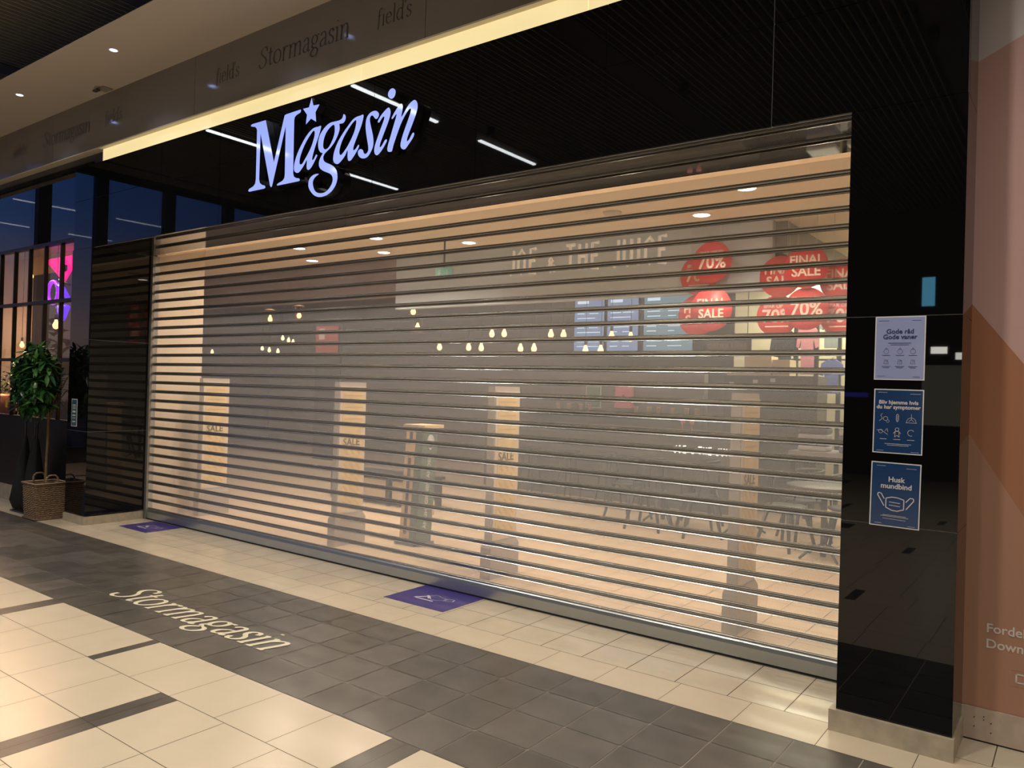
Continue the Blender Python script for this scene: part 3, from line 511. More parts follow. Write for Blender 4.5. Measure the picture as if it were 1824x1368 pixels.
g += poly([(-.024, -.035), (.024, -.038)], .0028) + poly([(-.024, -.050), (.024, -.053)], .0028)
g += poly([(-.046, -.056), (-.076, -.004), (-.072, .006), (-.060, .003), (-.046, -.022)], .0042) + poly([(.050, -.064), (.082, -.020), (.080, -.009), (.066, -.008), (.048, -.030)], .0042)
g += [((-.05, -.098), (.052, -.100), .0018), ((-.06, -.103), (.062, -.106), .0018), ((-.05, -.115), (.05, -.118), .0016), ((-.085, .136), (-.045, .136), .0014), ((.045, .130), (.09, .130), .0014), ((-.085, -.14), (-.055, -.14), .0014), ((.06, -.143), (.09, -.143), .0014)]
islands(g, INKW, r, 'mask_drawing')
# small notice on the left pillar
r = empty('poster', (-8.185, -.001, 1.23)); tag(r, 'narrow teal notice with white lines on the left pillar beside the potted tree', 'poster')
box1('white_border', mat('poster_paper'), -.066, .066, -.002, .0005, -.155, .155, r); box1('print', mat('poster_teal', (.03, .10, .14), .3), -.058, .058, -.0026, -.002, -.147, .147, r)
s = MB(); lines(s, [((-.035, z), (.035, z), t) for z, t in ((.085, .012), (.062, .008), (.045, .008), (.012, .02), (-.03, .014), (-.06, .006), (-.1, .012))], y=-.0032); s.build('printed_lines', INKW, r)

# ================================================================= MURAL WALL
mw = MB(); Y = .34; X1 = 5.0
def mpoly(pts, mi): mw.add([(x, Y, z) for x, z in pts], [tuple(range(len(pts)))], mi)
lz = lambda p, q, x: p[1] + (q[1] - p[1]) * (x - p[0]) / (q[0] - p[0])
A, B = (.505, 3.33), (1.6, 3.86); xA = 1.6
C1, C2 = (.505, 2.13), (1.35, 1.00)
D1, D2 = (.505, 1.49), (1.25, .27)
mpoly([(.505, .161), (1.32, .161), (.505, 1.49)], 0)
mpoly([(1.32, .161), (1.97, .161), (.505, 2.13), (.505, 1.49)], 1)
mpoly([(1.97, .161), (5.0, .161), (5.0, 5.5), (.505, 3.33), (.505, 2.13)], 2)
mpoly([(.505, 3.33), (5.0, 5.5), (.505, 5.5)], 3)
mw.box(.505, 5.0, .341, .5, .161, 5.58, 4)
MC = [mat('mural_terracotta_light', (.47, .25, .165), .55), mat('mural_terracotta', (.43, .185, .10), .55), mat('mural_pink', (.62, .385, .365), .55), mat('mural_white', (.70, .64, .68), .55), WHITE]
struct(mw.build('wall_mural', MC))
bb = MB(); bb.box(.505, 5.0, .325, .34, .008, .160); bb.box(.516, 5.0, .327, .34, 0, .008, 1)
for x, z in ((.56, .115), (.56, .07), (.63, .10), (.63, .055), (.60, .125), (.60, .11), (.90, .11), (.90, .06)): bb.lathe([(.0025, 0), (.0025, .003)], (x, .322, z), 10, 2, axis='y')
struct(bb.build('baseboard_mural', [mat('skirting_pink_stone', (.52, .42, .34), .22, noise=.08, nscale=20), BLACK, DARKM]))
MW = mat('mural_white_print', (.72, .66, .60), .5)
tag(text('wall_lettering', 'Fordel', .062, (.598, .3385, .533), MW, bold=.001), 'white sans serif lettering Fordel low on the terracotta mural wall', 'lettering')
tag(text('wall_lettering', 'Downl', .062, (.598, .3385, .458), MW, bold=.001), 'white sans serif lettering Downl under the word Fordel on the mural wall', 'lettering')
r = empty('app_badge', (.76, .3385, .335)); tag(r, 'thin outlined app badge with white icon at the right edge of the mural', 'badge')
s = MB(); lines(s, poly([(-.058, .04), (.12, .04), (.12, -.035), (-.058, -.035)], .002, True), y=0); s.build('badge_outline', mat('mural_line', (.55, .33, .24), .5), r)
s = MB(); lines(s, poly([(-.034, .022), (.0, .022), (.0, -.017), (-.034, -.017)], .007, True), y=0); s.build('phone_icon', MW, r)

# ================================================================= RESTAURANT FRONT ON THE LEFT
RX0, RX1, RY = -14.3, -8.35, .17
w_ = MB(); w_.box(RX0, RX1, RY, RY + .1, .2, 1.09); struct(w_.build('wall_left_front', mat('black_cladding', (.010, .011, .011), .35)))
w_ = MB(); w_.box(RX0, RX1, RY - .01, RY + .1, 0, .2); struct(w_.build('baseboard_left_front', STONE))
FR = mat('black_window_frame', (.008, .008, .008), .4)
wf = empty('window_1', (RX1, RY, 1.09)); struct(wf)
f = MB(); zs = (0, .74, 1.455, 2.17)
cols = [-.22 - .445 * k for k in range(14)]
for z in zs: f.box(RX0 - RX1, 0, -.02, .05, z - .02 + (.02 if z == 0 else 0), z + .02)
for c in cols: f.box(c - .013, c + .013, -.015, .03, .02, 2.15)
f.build('window_frame', FR, wf)
p = MB(); p.box(RX0 - RX1, 0, .01, .018, .02, 2.15); p.build('window_pane', PANED, wf)
up = MB(); up.box(RX0, -9.905, RY + .005, RY + .03, 3.29, 4.13); up.box(-9.9, RX1 + .02, RY + .005, RY + .03, 3.29, 4.13)
up.box(RX0, RX1, RY + .03, RY + .05, 3.26, 4.13, 1)
struct(up.build('wall_glass_band', [mat('dark_mirror_glass', (.004, .005, .007), .01, spec=.8), BLACK]))
rb = MB(); rb.box(RX0, RX1 - .05, 1.25, 1.33, 0, 3.9); rb.box(RX0, RX1, .3, 1.33, 3.9, 3.95); rb.box(-8.40, -8.36, .3, 1.33, 0, 3.9)
struct(rb.build('wall_restaurant', mat('restaurant_cream', (.75, .55, .36), .7)))
area(-12.6, .80, 3.85, 420, (1, .72, .46), 3.6, .5, nm='restaurant_fill')  # unseen fill added to brighten the cream wall behind the panes
rf = MB(); rf.box(RX0, RX1, .27, 1.25, 0, .05); struct(rf.build('floor_restaurant', BLACK))
pd = MB(); pd.box(-12.4, -8.5, 1.20, 1.249, .06, 3.2); tag(pd.build('partition', mat('slate_partition', (.06, .055, .07), .6), None), 'grey partition behind the restaurant window beside the cream wall', 'partition')
# neon sign inside
nr = empty('neon_sign', (-11.0, 1.0, 3.05)); tag(nr, 'pink triangle and purple ring neon sign glowing behind the restaurant window', 'neon sign')
b = MB(); prism(b, [[(-.44, .27), (-.30, .30), (.36, .30), (.36, .12), (.12, -.06), (-.02, .02)]], -.01, .02, 0, 0)
b.build('triangle', mat('neon_pink', (.1, 0, .05), .4, emit=(1, .0, .22), es=1.9), nr)
b = MB(); b.tube([(-.17 + .16 * math.cos(t * PI / 8), -.02, -.2 + .16 * math.sin(t * PI / 8)) for t in range(17)], .028, 8); b.build('ring', mat('neon_purple', (.1, 0, .1), .4, emit=(.36, .03, .85), es=1.9), nr)
b = MB(); b.tube([(.0, -.02, -.1), (.14, -.02, -.16), (.30, -.02, -.30)], .035, 8); b.tube([(.05, -.02, -.42), (.16, -.02, -.58), (.28, -.02, -.42)], .05, 8); b.build('lower_stroke', mat('neon_blue', (.05, 0, .1), .4, emit=(.12, .03, .8), es=1.8), nr)
b = MB(); b.tube([(.16, -.03, .24), (.10, -.03, .17), (.14, -.03, .08), (.24, -.03, .10), (.24, -.03, .17)], .02, 6); b.tube([(.05, -.03, -.03), (.36, -.03, -.12)], .02, 6); b.build('dark_monogram', BLACK, nr)
AMB = mat('amber_bulb', (1, .7, .4), .2, emit=(1, .52, .20), es=4.2); YEL = mat('yellow_bulb', (1, .8, .4), .2, emit=(1, .68, .28), es=3)
def pendant(x, y, z, ztop, lab, m=AMB, s=1., group=None, cat='pendant lamp', shade=False):
    r = empty('pendant_lamp', (x, y, z)); tag(r, lab, cat, group)
    b = MB(); b.lathe([(.004 * s, .062 * s), (.014 * s, .045 * s), (.018 * s, .025 * s), (.034 * s, -.012 * s), (.036 * s, -.03 * s), (.024 * s, -.055 * s), (.004 * s, -.064 * s)], n=14); b.build('bulb', m, r)
    b = MB(); b.lathe([(.016 * s, .045 * s), (.018 * s, .10 * s), (.006, .12 * s)], n=10); b.build('socket', BLACK, r)
    b = MB(); b.tube([(0, 0, .1 * s), (0, 0, ztop - z)], .0035, 5); b.build('cord', BLACK, r)
    if shade:
        b = MB(); b.tube([(.09, 0, -.10), (.10, 0, .14)], .004, 5); b.tube([(-.09, 0, -.10), (-.10, 0, .14)], .004, 5); b.lathe([(.10, -.11), (.10, -.10), (.098, -.10), (.098, -.11)], n=16); b.lathe([(.10, .14), (.10, .15), (.03, .17), (.03, .16)], n=16); b.build('lantern_frame', mat('brass', (.5, .33, .12), .3, .9), r)
    return r
for x, z, s, lab in ((-11.7, 3.12, .7, 'small warm bulb high behind the restaurant window, left of the neon sign'), (-10.85, 2.38, 1.25, 'glowing orange bulb behind the restaurant window above the potted tree'), (-11.97, 2.10, .9, 'warm bulb behind the restaurant window, left above the tree crown')):
    pendant(x, .9, z, 3.9, lab, s=s)
# hedge and copper drum seen through the low panes
def leaf(mb, o, d, up, L, W, mi=0, fold=.25):
    d = d.normalized(); s = d.cross(up); s = s.normalized() if s.length > 1e-4 else Vector((1, 0, 0)); n = s.cross(d).normalized()
    pts = [(0, 0), (.25, .42), (.55, .5), (.82, .27), (1, 0)]
    vs = []
    for t, wd in pts:
        c = o + d * (L * t) - n * (L * .22 * t * t)
        vs += [c + s * (W * wd) + n * (W * wd * fold), c, c - s * (W * wd) + n * (W * wd * fold)]
    fs = []
    for i in range(4): a = i * 3; fs += [(a, a + 1, a + 4, a + 3), (a + 1, a + 2, a + 5, a + 4)]
    mb.add(vs, fs, mi, True)
hd = empty('hedge_planter', (-12.3, .84, .05)); tag(hd, 'leafy green hedge planter behind the low restaurant window panes', 'hedge')
box1('planter', DARKM, -1.5, 1.1, -.15, .15, 0, .7, hd)
b = MB()
for _ in range(1500):
    o = Vector((random.uniform(-1.5, 1.1), random.uniform(-.15, .15), random.uniform(.65, 1.65) * (1 - .1 * random.random())))
    leaf(b, o, Vector((random.gauss(0, 1), random.gauss(0, 1), random.gauss(.2, .6))), Vector((0, 0, 1)), .09, .035)
b.build('foliage', mat('hedge_leaf', (.045, .075, .02), .5), hd)
b = MB(); b.lathe([(.10, 0), (.15, .03), (.16, .2), (.15, .33), (.10, .36)], n=20)
tag(b.build('copper_drum', mat('copper_metal', (.55, .25, .15), .45, .3), None, (-11.35, .44, 1.0)), 'rounded copper drum on the sill behind the restaurant window', 'drum')  # plain copper drum, one even colour
box1('drum_shelf', DARKM, -11.8, -8.9, .28, .60, .05, 1.0); bpy.data.objects['drum_shelf'].name = 'window_ledge'; tag(bpy.data.objects['window_ledge'], 'dark low ledge inside the restaurant window under the copper drum', 'ledge')
tag(box1('warning_sticker', mat('yellow_sticker', (.75, .45, .02), .5), -10.55, -10.49, .178, .18, 1.20, 1.30), 'tiny yellow sticker low on the restaurant window behind the tree', 'sticker')

# ================================================================= POTTED TREE
T = empty('potted_tree', (-8.64, -.09, 0)); T.scale = (.93, .93, 1.0); tag(T, 'standard tree with a round leafy crown in a square wicker basket', 'potted plant')
WK = bpy.data.materials.new('wicker'); WK.use_nodes = True
n = WK.node_tree; bs = n.nodes['Principled BSDF']; bs.inputs['Roughness'].default_value = .7
t_ = n.nodes.new('ShaderNodeTexCoord'); wv = n.nodes.new('ShaderNodeTexWave'); wv.bands_direction = 'Z'; wv.inputs['Scale'].default_value = 14; wv.inputs['Distortion'].default_value = 3; wv.inputs['Detail Scale'].default_value = 6
rp = n.nodes.new('ShaderNodeValToRGB'); rp.color_ramp.elements[0].color = (.10, .055, .03, 1); rp.color_ramp.elements[1].color = (.42, .29, .18, 1)
n.links.new(t_.outputs['Object'], wv.inputs[0]); n.links.new(wv.outputs[0], rp.inputs[0]); n.links.new(rp.outputs[0], bs.inputs['Base Color'])
b = MB()
def sq(h, z): return [(-h, -h, z), (h, -h, z), (h, h, z), (-h, h, z)]
H = .41
for i in range(26):      # woven bands, stake by stake
    z0 = .02 + (H - .03) * i / 26; z1 = z0 + (H - .03) / 26 * .95; hh = .165 + .02 * (z0 / H)
    for side in range(4):
        for j in range(11):
            o_ = .005 if (i + j) % 2 else -.001
            a0 = -hh + 2 * hh * j / 11; a1 = -hh + 2 * hh * (j + 1) / 11
            if side == 0: b.box(a0, a1, -hh - o_, -hh + .01, z0, z1)
            elif side == 1: b.box(hh - .01, hh + o_, a0, a1, z0, z1)
            elif side == 2: b.box(a0, a1, hh - .01, hh + o_, z0, z1)
            else: b.box(-hh - o_, -hh + .01, a0, a1, z0, z1)
bk = b.build('basket', WK, T)
b = MB()
for z in (.015, H): b = MB(); hh = .168 + .02 * z / H; b.tube(sq(hh + .004, z) + [sq(hh + .004, z)[0]], .012, 7); b.build('rim', WK, bk)
for sx in (-1, 1): b = MB(); b.tube(smooth([(sx * .18, -.065, H - .02), (sx * .18, -.065, H + .055), (sx * .18, -.03, H + .09), (sx * .18, .03, H + .09), (sx * .18, .065, H + .055), (sx * .18, .065, H - .02)]), .011, 7); b.build('handle', WK, bk)
for sx in (-1, 1):
    for sy in (-1, 1): box1('foot', BLACK, sx * .14 - .02, sx * .14 + .02, sy * .14 - .02, sy * .14 + .02, 0, .015, bk)
b = MB(); b.box(-.155, .155, -.155, .155, .30, .36); b.build('soil', mat('soil', (.03, .02, .012), .9, bump=.4, nscale=40), T)
BARK = mat('bark', (.20, .125, .06), .8, noise=.3, nscale=20, bump=.3)
b = MB(); b.tube(smooth([(.0, 0, .34), (.005, 0, .6), (.015, .005, .9), (.03, 0, 1.15), (.02, .01, 1.3)]), [.021, .019, .018, .017, .016, .016, .016, .016, .017, .016, .016, .017, .016, .015, .015, .015, .015, .015, .015, .014, .014][:21], 9)
for i in range(12):
    a = i * 2.4; b.tube(smooth([(.025, .01, 1.12 + .01 * i), (.025 + .1 * math.cos(a), .1 * math.sin(a), 1.3 + .012 * i), (.02 + .2 * math.cos(a), .2 * math.sin(a), 1.42 + .02 * i)]), .007, 5)
b.build('trunk', BARK, T)
b = MB(); c0 = Vector((.02, -.13, 1.56))
for i in range(270):
    a = random.uniform(0, 2 * PI); ph = math.acos(random.uniform(-.75, 1)); rr = random.uniform(.12, .25)
    d = Vector((math.sin(ph) * math.cos(a), math.sin(ph) * math.sin(a), math.cos(ph)))
    o = c0 + Vector((d.x * rr * 1.15, d.y * rr * .9, d.z * rr * 1.62))
    if o.x > .10 and o.y > -.10 or o.y > .08: continue
    for k in range(6):
        t = k * 1.05 + random.random(); s = d.orthogonal().normalized(); s2 = d.cross(s)
        dd = d * random.uniform(.15, .9) + s * math.cos(t) + s2 * math.sin(t) - Vector((0, 0, .25))
        leaf(b, o, dd, Vector((0, 0, 1)) + d * .3, random.uniform(.12, .20), random.uniform(.04, .06), random.choice((0, 0, 1)))
b.build('foliage', [mat('leaf_green', (.022, .085, .022), .3), mat('leaf_light', (.06, .17, .035), .3)], T)

# folded black parasols in a stand beside the basket
u_ = empty('parasol_stand', (-9.13, -.06, 0)); tag(u_, 'folded black parasols leaning in a stand left of the wicker basket', 'parasol')
FAB = mat('black_canvas', (.012, .013, .014), .85)
for i, (x, y, tx) in enumerate(((-.18, .02, -.10), (.0, .04, .02), (.13, .0, .10))):
    b = MB(); pr = []
    nn = 14
    for z, rr in ((.02, .09), (.12, .13), (.3, .105), (.5, .08), (.7, .05), (.85, .028), (.9, .012)): pr.append((z, rr))
    vs = []
    for z, rr in pr:
        for k in range(nn): t = 2 * PI * k / nn; q = rr * (1 + (.28 if k % 2 else -.18)); vs.append((x + tx * (z - .5) * .6 - (.9 - z) * .12 * (i == 0) + q * math.cos(t), y + q * math.sin(t) * .8, z))
    b.add(vs, [(i_ * nn + k, i_ * nn + (k + 1) % nn, (i_ + 1) * nn + (k + 1) % nn, (i_ + 1) * nn + k) for i_ in range(len(pr) - 1) for k in range(nn)], 0, True)
    fb = b.build('folded_canopy', FAB, u_)
    b = MB(); b.tube([(x + tx * .2, y, .85), (x + tx * .34, y, 1.07)], .011, 7); b.tube([(x + tx * .34, y, 1.07), (x + tx * .34 + .03, y, 1.10), (x + tx * .34 + .045, y, 1.07)], .009, 6); b.build('pole', DARKM, fb)
box1('base', DARKM, -.28, .22, -.1, .12, 0, .02, u_)
# ================================================================= SHOP SHELL
SZ = 3.5
b = MB(); b.box(SX0, SX1, .78, 4.05, SZ, SZ + .1); b.box(-1.72, SX1, 4.05, SY1, SZ, SZ + .1); struct(b.build('ceiling_shop', CEILS))
b = MB(); b.box(SX0, -1.72, 4.17, SY1, 4.2, 4.3); struct(b.build('ceiling_bar', mat('bar_ceiling', (.10, .09, .09), .7)))
b = MB(); b.box(-8.34, -7.95, .78, 1.40, 0, SZ); struct(b.build('wall_left', CREAM))
b = MB(); b.box(SX0, -8.0, 1.34, 1.40, 0, SZ); struct(b.build('wall_left_return', CREAM))
b = MB(); b.box(-8.3, SX1, .845, .90, ZB + .06, SZ); struct(b.build('wall_header', CEILS))
b = MB(); b.box(.0, .5, .725, .9, 0, SZ); b.box(.5, SX1, .79, .9, 0, SZ); struct(b.build('wall_right_front', CREAM))
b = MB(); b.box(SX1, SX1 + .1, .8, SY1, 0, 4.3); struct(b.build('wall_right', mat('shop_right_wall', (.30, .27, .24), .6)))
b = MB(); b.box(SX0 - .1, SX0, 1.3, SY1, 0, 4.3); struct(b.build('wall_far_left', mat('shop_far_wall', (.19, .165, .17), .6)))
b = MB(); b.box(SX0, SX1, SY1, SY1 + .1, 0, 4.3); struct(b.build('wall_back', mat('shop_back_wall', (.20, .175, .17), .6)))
b = MB(); b.box(-7.25, -1.72, 4.05, 4.17, 2.76, SZ - .001); b.box(-7.25, -1.72, 4.17, 4.171, SZ, 4.2, 1); struct(b.build('wall_bulkhead', [mat('bulkhead_blue_grey', (.50, .58, .66), .8), BLACK]))
b = MB(); b.box(SX0, -7.253, 4.05, 4.17, 2.95, 4.2); struct(b.build('wall_bulkhead_left', mat('bulkhead_plum', (.25, .215, .23), .8)))
b = MB(); b.box(-1.72, -1.6, 4.18, SY1, SZ - .3, SZ - .002); struct(b.build('trim_2', mat('grey_trim', (.25, .25, .25), .5)))

LET = mat('cream_letters_glow', (.72, .66, .56), .5, emit=(.9, .8, .65), es=.26)  # emission added to brighten the letters
def sans(name, s_, x, y, z, H, wd, th, m, parent=None, gap=.34):
    G = {'J': (.42, [[(.36, 1), (.36, .18), (.2, 0), (.02, .14)]]), 'O': (.5, [[(.05, .2), (.05, .8), (.23, 1), (.41, .8), (.41, .2), (.23, 0), (.05, .2)]]), 'E': (.44, [[(.38, 1), (.06, 1), (.06, 0), (.38, 0)], [(.06, .52), (.32, .52)]]),
         'T': (.46, [[(.0, 1), (.44, 1)], [(.22, 1), (.22, 0)]]), 'H': (.5, [[(.06, 0), (.06, 1)], [(.42, 0), (.42, 1)], [(.06, .52), (.42, .52)]]), 'U': (.5, [[(.05, 1), (.05, .2), (.23, 0), (.41, .2), (.41, 1)]]), 'I': (.18, [[(.08, 0), (.08, 1)]]),
         'C': (.46, [[(.41, .78), (.25, 1), (.05, .8), (.05, .2), (.25, 0), (.41, .22)]]), '&': (.5, [[(.44, 0), (.12, .62), (.22, .82), (.34, .62), (.05, .25), (.2, .0), (.44, .34)]]), ' ': (.22, [])}
    b = MB(); u = 0
    for c_ in s_:
        adv, st = G[c_]; sc = .72 if c_ == '&' else 1
        for q in st: b.tube([(x + (u + a) * wd, y, z + v * H * sc) for a, v in q], th, 4, smooth=False)
        u += adv + gap * .5
    return b.build(name, m, parent)
tag(sans('shop_sign', 'JOE & THE JUICE', -5.18, 4.03, 3.13, .31, .275, .022, LET), 'tall cream letters JOE & THE JUICE on the blue grey bulkhead inside', 'sign')
LETW = mat('lit_white_letters', (.9, .9, .85), .4, emit=(1, .95, .85), es=2.2)
WARMD = mat('warm_lamp_disc', (1, .9, .8), .3, emit=(1, .86, .70), es=14)
DLAB = {(-1.52, 2.71): 'round lit ceiling downlight inside the shop, rightmost and nearest the pillar', (-2.28, 3.51): 'round lit ceiling downlight inside the shop, above the left red sale discs',
        (-5.45, 3.55): 'round lit ceiling downlight inside the shop, left of the tall cream letters', (-6.32, 2.75): 'round lit ceiling downlight inside, front row, nearest the fascia edge in mid picture',
        (-7.0, 3.55): 'round lit ceiling downlight inside, just behind the mid picture front one', (-7.85, 2.75): 'round lit ceiling downlight inside, front row, at the far left', (-8.55, 3.55): 'round lit ceiling downlight inside, rear row, at the far left'}
for p_ in DOWN:
    if p_ in DLAB: downlight(p_[0], p_[1], SZ, DLAB[p_], .085, WARMD)
r = empty('smoke_detector', (-3.02, 2.95, SZ)); tag(r, 'flat round ceiling fitting beside small gold hook above the cream letters', 'ceiling fitting')
b = MB(); b.lathe([(.07, -.03), (.09, -.02), (.10, 0)], n=20); b.build('body', mat('pale_plastic', (.6, .55, .5), .5), r)

# exit sign
r = empty('exit_sign', (-5.55, 3.2, 3.06)); tag(r, 'green exit sign with running figure hanging from a rod inside the shop', 'exit sign')
box1('panel', mat('exit_green', (.08, .22, .17), .3, emit=(.10, .28, .2), es=.6), -.14, .14, -.01, .01, -.075, .075, r)
s = MB(); lines(s, poly([(-.09, .04), (-.06, .01), (-.085, -.03)], .014) + poly([(-.1, .0), (-.06, .02), (-.04, .0)], .01) + circ(-.06, .045, .008, .01) + poly([(.06, .045), (.06, -.04)], .012) + poly([(.02, .0), (.11, .0)], .004), y=-.0112); s.build('running_figure', INKW, r)
b = MB(); b.tube([(0, 0, .075), (0, 0, .44)], .012, 8); b.build('hanging_rod', DARKM, r)

# ---------------------------------------------------------------- red sale discs hanging behind the shutter
RED = mat('sale_red_glow', (.62, .040, .040), .5, emit=(.6, .03, .03), es=.10); CRT = mat('sale_print', (.80, .66, .56), .5)  # weak emission in the red brightens cards that are no lamps
def disc(x, z, y, rad, kind, lab):
    r = empty('sale_disc', (x, y, z)); tag(r, lab, 'hanging sign', 'red sale discs hanging inside the shop')
    b = MB(); b.lathe([(rad, 0), (rad, .006)], n=48, axis='y'); b.build('card', RED, r)
    b = MB(); b.tube([(-.09, .003, rad * .92), (-.09, .003, SZ - z)], .0022, 4); b.build('thread', INKW, r); b = MB(); b.tube([(.09, .003, rad * .92), (.09, .003, SZ - z)], .0022, 4); b.build('thread', INKW, r)
    if kind == 'sale':
        text('print', 'FINAL', .125, (0, -.002, .03), CRT, r, align='CENTER', bold=.003); text('print', 'SALE', .135, (.0, -.002, -.09), CRT, r, align='CENTER', bold=.003)
    else:
        text('print', 'SPAR OP TIL', .052, (0, -.002, .085), CRT, r, align='CENTER', bold=.001); text('print', '70%', .19, (.0, -.002, -.065), CRT, r, align='CENTER', bold=.004)
        s = MB(); lines(s, [((-.12, -.11), (.12, -.11), .012)]); s.build('small_print', CRT, r)
disc(-2.30, 3.065, 3.86, .222, 'pct', 'red disc reading 70%, front one at the upper left of the sale discs')
disc(-2.50, 2.955, 4.00, .222, 'pct', 'red disc half hidden behind the upper left 70% disc')
disc(-2.31, 2.560, 3.90, .235, 'sale', 'red disc reading SALE, front one below the upper left 70% disc')
disc(-2.52, 2.515, 4.035, .230, 'sale', 'red disc half hidden behind the lower left SALE disc')
disc(-1.61, 2.885, 4.00, .215, 'sale', 'red FINAL SALE disc in the upper row, first right of the gap')
disc(-1.31, 2.945, 3.86, .215, 'sale', 'red FINAL SALE disc in the upper row, in front of two others')
disc(-1.00, 2.810, 4.00, .215, 'sale', 'red FINAL SALE disc in the upper row, cut by the right pillar')
disc(-1.64, 2.480, 4.03, .215, 'pct', 'red 70% disc in the lower row, first right of the gap')
disc(-1.31, 2.530, 3.90, .215, 'pct', 'red 70% disc in the lower row, in front of two others')
disc(-1.00, 2.465, 4.03, .215, 'pct', 'red 70% disc in the lower row, cut by the right pillar')

# ---------------------------------------------------------------- anti-theft pedestals with sale posters
PF = mat('pedestal_grey', (.42, .37, .33), .4); PBASE = mat('pedestal_base', (.33, .28, .25), .45); PPST = mat('sale_poster_ochre', (.66, .50, .26), .5, noise=.12, nscale=9); PFR = mat('poster_frame_pale', (.62, .52, .42), .4)
SALEI = mat('dark_brown_print', (.05, .035, .02), .6)
def pedestal(x, y, lab, rz=0.):
    r = empty('security_pedestal', (x, y, 0), rz); tag(r, lab, 'security gate', 'anti theft pedestals behind the shutter')
    b = MB(); b.box(-.055, .055, -.205, .205, 0, .27); b.add([(-.055, -.205, .27), (.055, -.205, .27), (.055, .205, .27), (-.055, .205, .27), (-.040, -.185, .31), (.040, -.185, .31), (.040, .185, .31), (-.040, .185, .31)], [(0, 1, 5, 4), (1, 2, 6, 5), (2, 3, 7, 6), (3, 0, 4, 7), (4, 5, 6, 7)]); b.build('base', PBASE, r)
    b = MB(); b.box(-.036, .036, -.18, .18, .31, 1.66); b.build('column', PF, r)
    b = MB(); b.box(.0365, .046, -.172, .172, .33, 1.62); b.build('poster_frame', PFR, r)
    b = MB(); b.box(.0462, .048, -.135, .135, .37, 1.57)
    pp = b.build('sale_poster', PPST, r)
    s = MB(); zz = 1.53
    while zz > 1.22: s.box(.0482, .0488, -.12, .12, zz - .012, zz); zz -= .06
    zz = .98
    while zz > .45:
        for k in range(3): s.quad((.0487, -.12 + .08 * k, zz), (.0487, -.09 + .08 * k, zz), (.0487, -.04 + .08 * k, zz - .06), (.0487, -.07 + .08 * k, zz - .06))
        zz -= .075
    s.build('pattern', mat('ochre_dark', (.55, .36, .13), .5), pp)
    text('sale_word', 'SALE', .105, (.0492, -.125, 1.015), SALEI, pp, rot=(PI / 2, 0, PI / 2), bold=.002)
pedestal(-7.62, 1.38, 'slim pedestal with ochre SALE poster, farthest left beside the cream wall')
pedestal(-5.12, 1.34, 'slim pedestal with ochre SALE poster, second from the left behind the shutter')
pedestal(-3.15, 1.36, 'slim pedestal with ochre SALE poster, between the sanitiser stand and the rightmost pedestal')
pedestal(-.98, 1.34, 'slim pedestal with ochre SALE poster, rightmost and nearest the black pillar')

# ---------------------------------------------------------------- hand sanitiser stand
WOODP = mat('plywood', (.62, .46, .29), .55, noise=.1, nscale=5); GRN = mat('stand_green', (.085, .135, .105), .5); PURD = mat('dark_opening_fill', (.05, .035, .09), .5)
r = empty('sanitiser_stand', (-4.66, 1.86, 0)); r.scale = (.86, .86, 1.12); tag(r, 'plywood hand sanitiser stand with green text panel behind the shutter', 'sanitiser stand')
SHR = Matrix(((1, 0, .075, 0), (0, 1, 0, 0), (0, 0, 1, 0), (0, 0, 0, 1)))
def sbox(nm, m, *a, par=r):
    b = MB(); b.box(*a, M=SHR); return b.build(nm, m, par)
b = MB()
b.box(-.13, -.075, -.13, .13, .04, 1.08, M=SHR); b.box(-.02, .035, -.13, .13, .04, 1.08, M=SHR)
for z in (.04, .80, 1.04): b.box(-.075, -.02, -.13, .13, z, z + (.14 if z == .80 else .05), M=SHR)
b.build('ladder_frame', WOODP, r)
sbox('opening_fill', PURD, -.0755, -.0195, -.124, .12, .09, 1.04)  # dark block paints the shade of the open ladder gaps
gp = sbox('green_panel', GRN, .036, .15, -.135, .13, .02, 1.08)
sbox('top_plate', WOODP, -.15, .20, -.17, .17, 1.082, 1.11)
b = MB(); b.lathe([(.062, -.002), (.062, 0)], n=24, axis='y')
hb = b.build('logo_disc', INKW, gp, (.2265, .0, .96)); hb.rotation_euler = (0, 0, PI / 2) 
s = MB(); prism(s, [[(0, -.085), (.045, -.04), (-.045, -.04)]], -.002, 0, 0, 0); s.build('logo_point', INKW, hb)
text('vertical_text', 'HÅNDHYGIENESTANDER', .075, (.1595, .028, .10), INKW, gp, rot=Matrix(((.075, 0, 1), (0, -1, 0), (1, 0, -.075))).to_euler(), bold=.001, sx=.86)
b = MB(); b.tube([(-.20, -.12, .02), (-.10, -.22, .02), (.0, -.24, .025)], .012, 7); b.lathe([(.05, 0), (.05, .012)], (.20, -.14, .015), 16); b.box(-.1, .18, -.2, .16, 0, .02)
b.build('foot_pedal_base', mat('blue_grey_metal', (.10, .10, .15), .4, .4), r)
b = MB(); b.lathe([(.035, 0), (.045, .06), (.04, .12), (.015, .16)], (.14, .14, .26), 14); b.build('bottle_holder', WOODP, r)

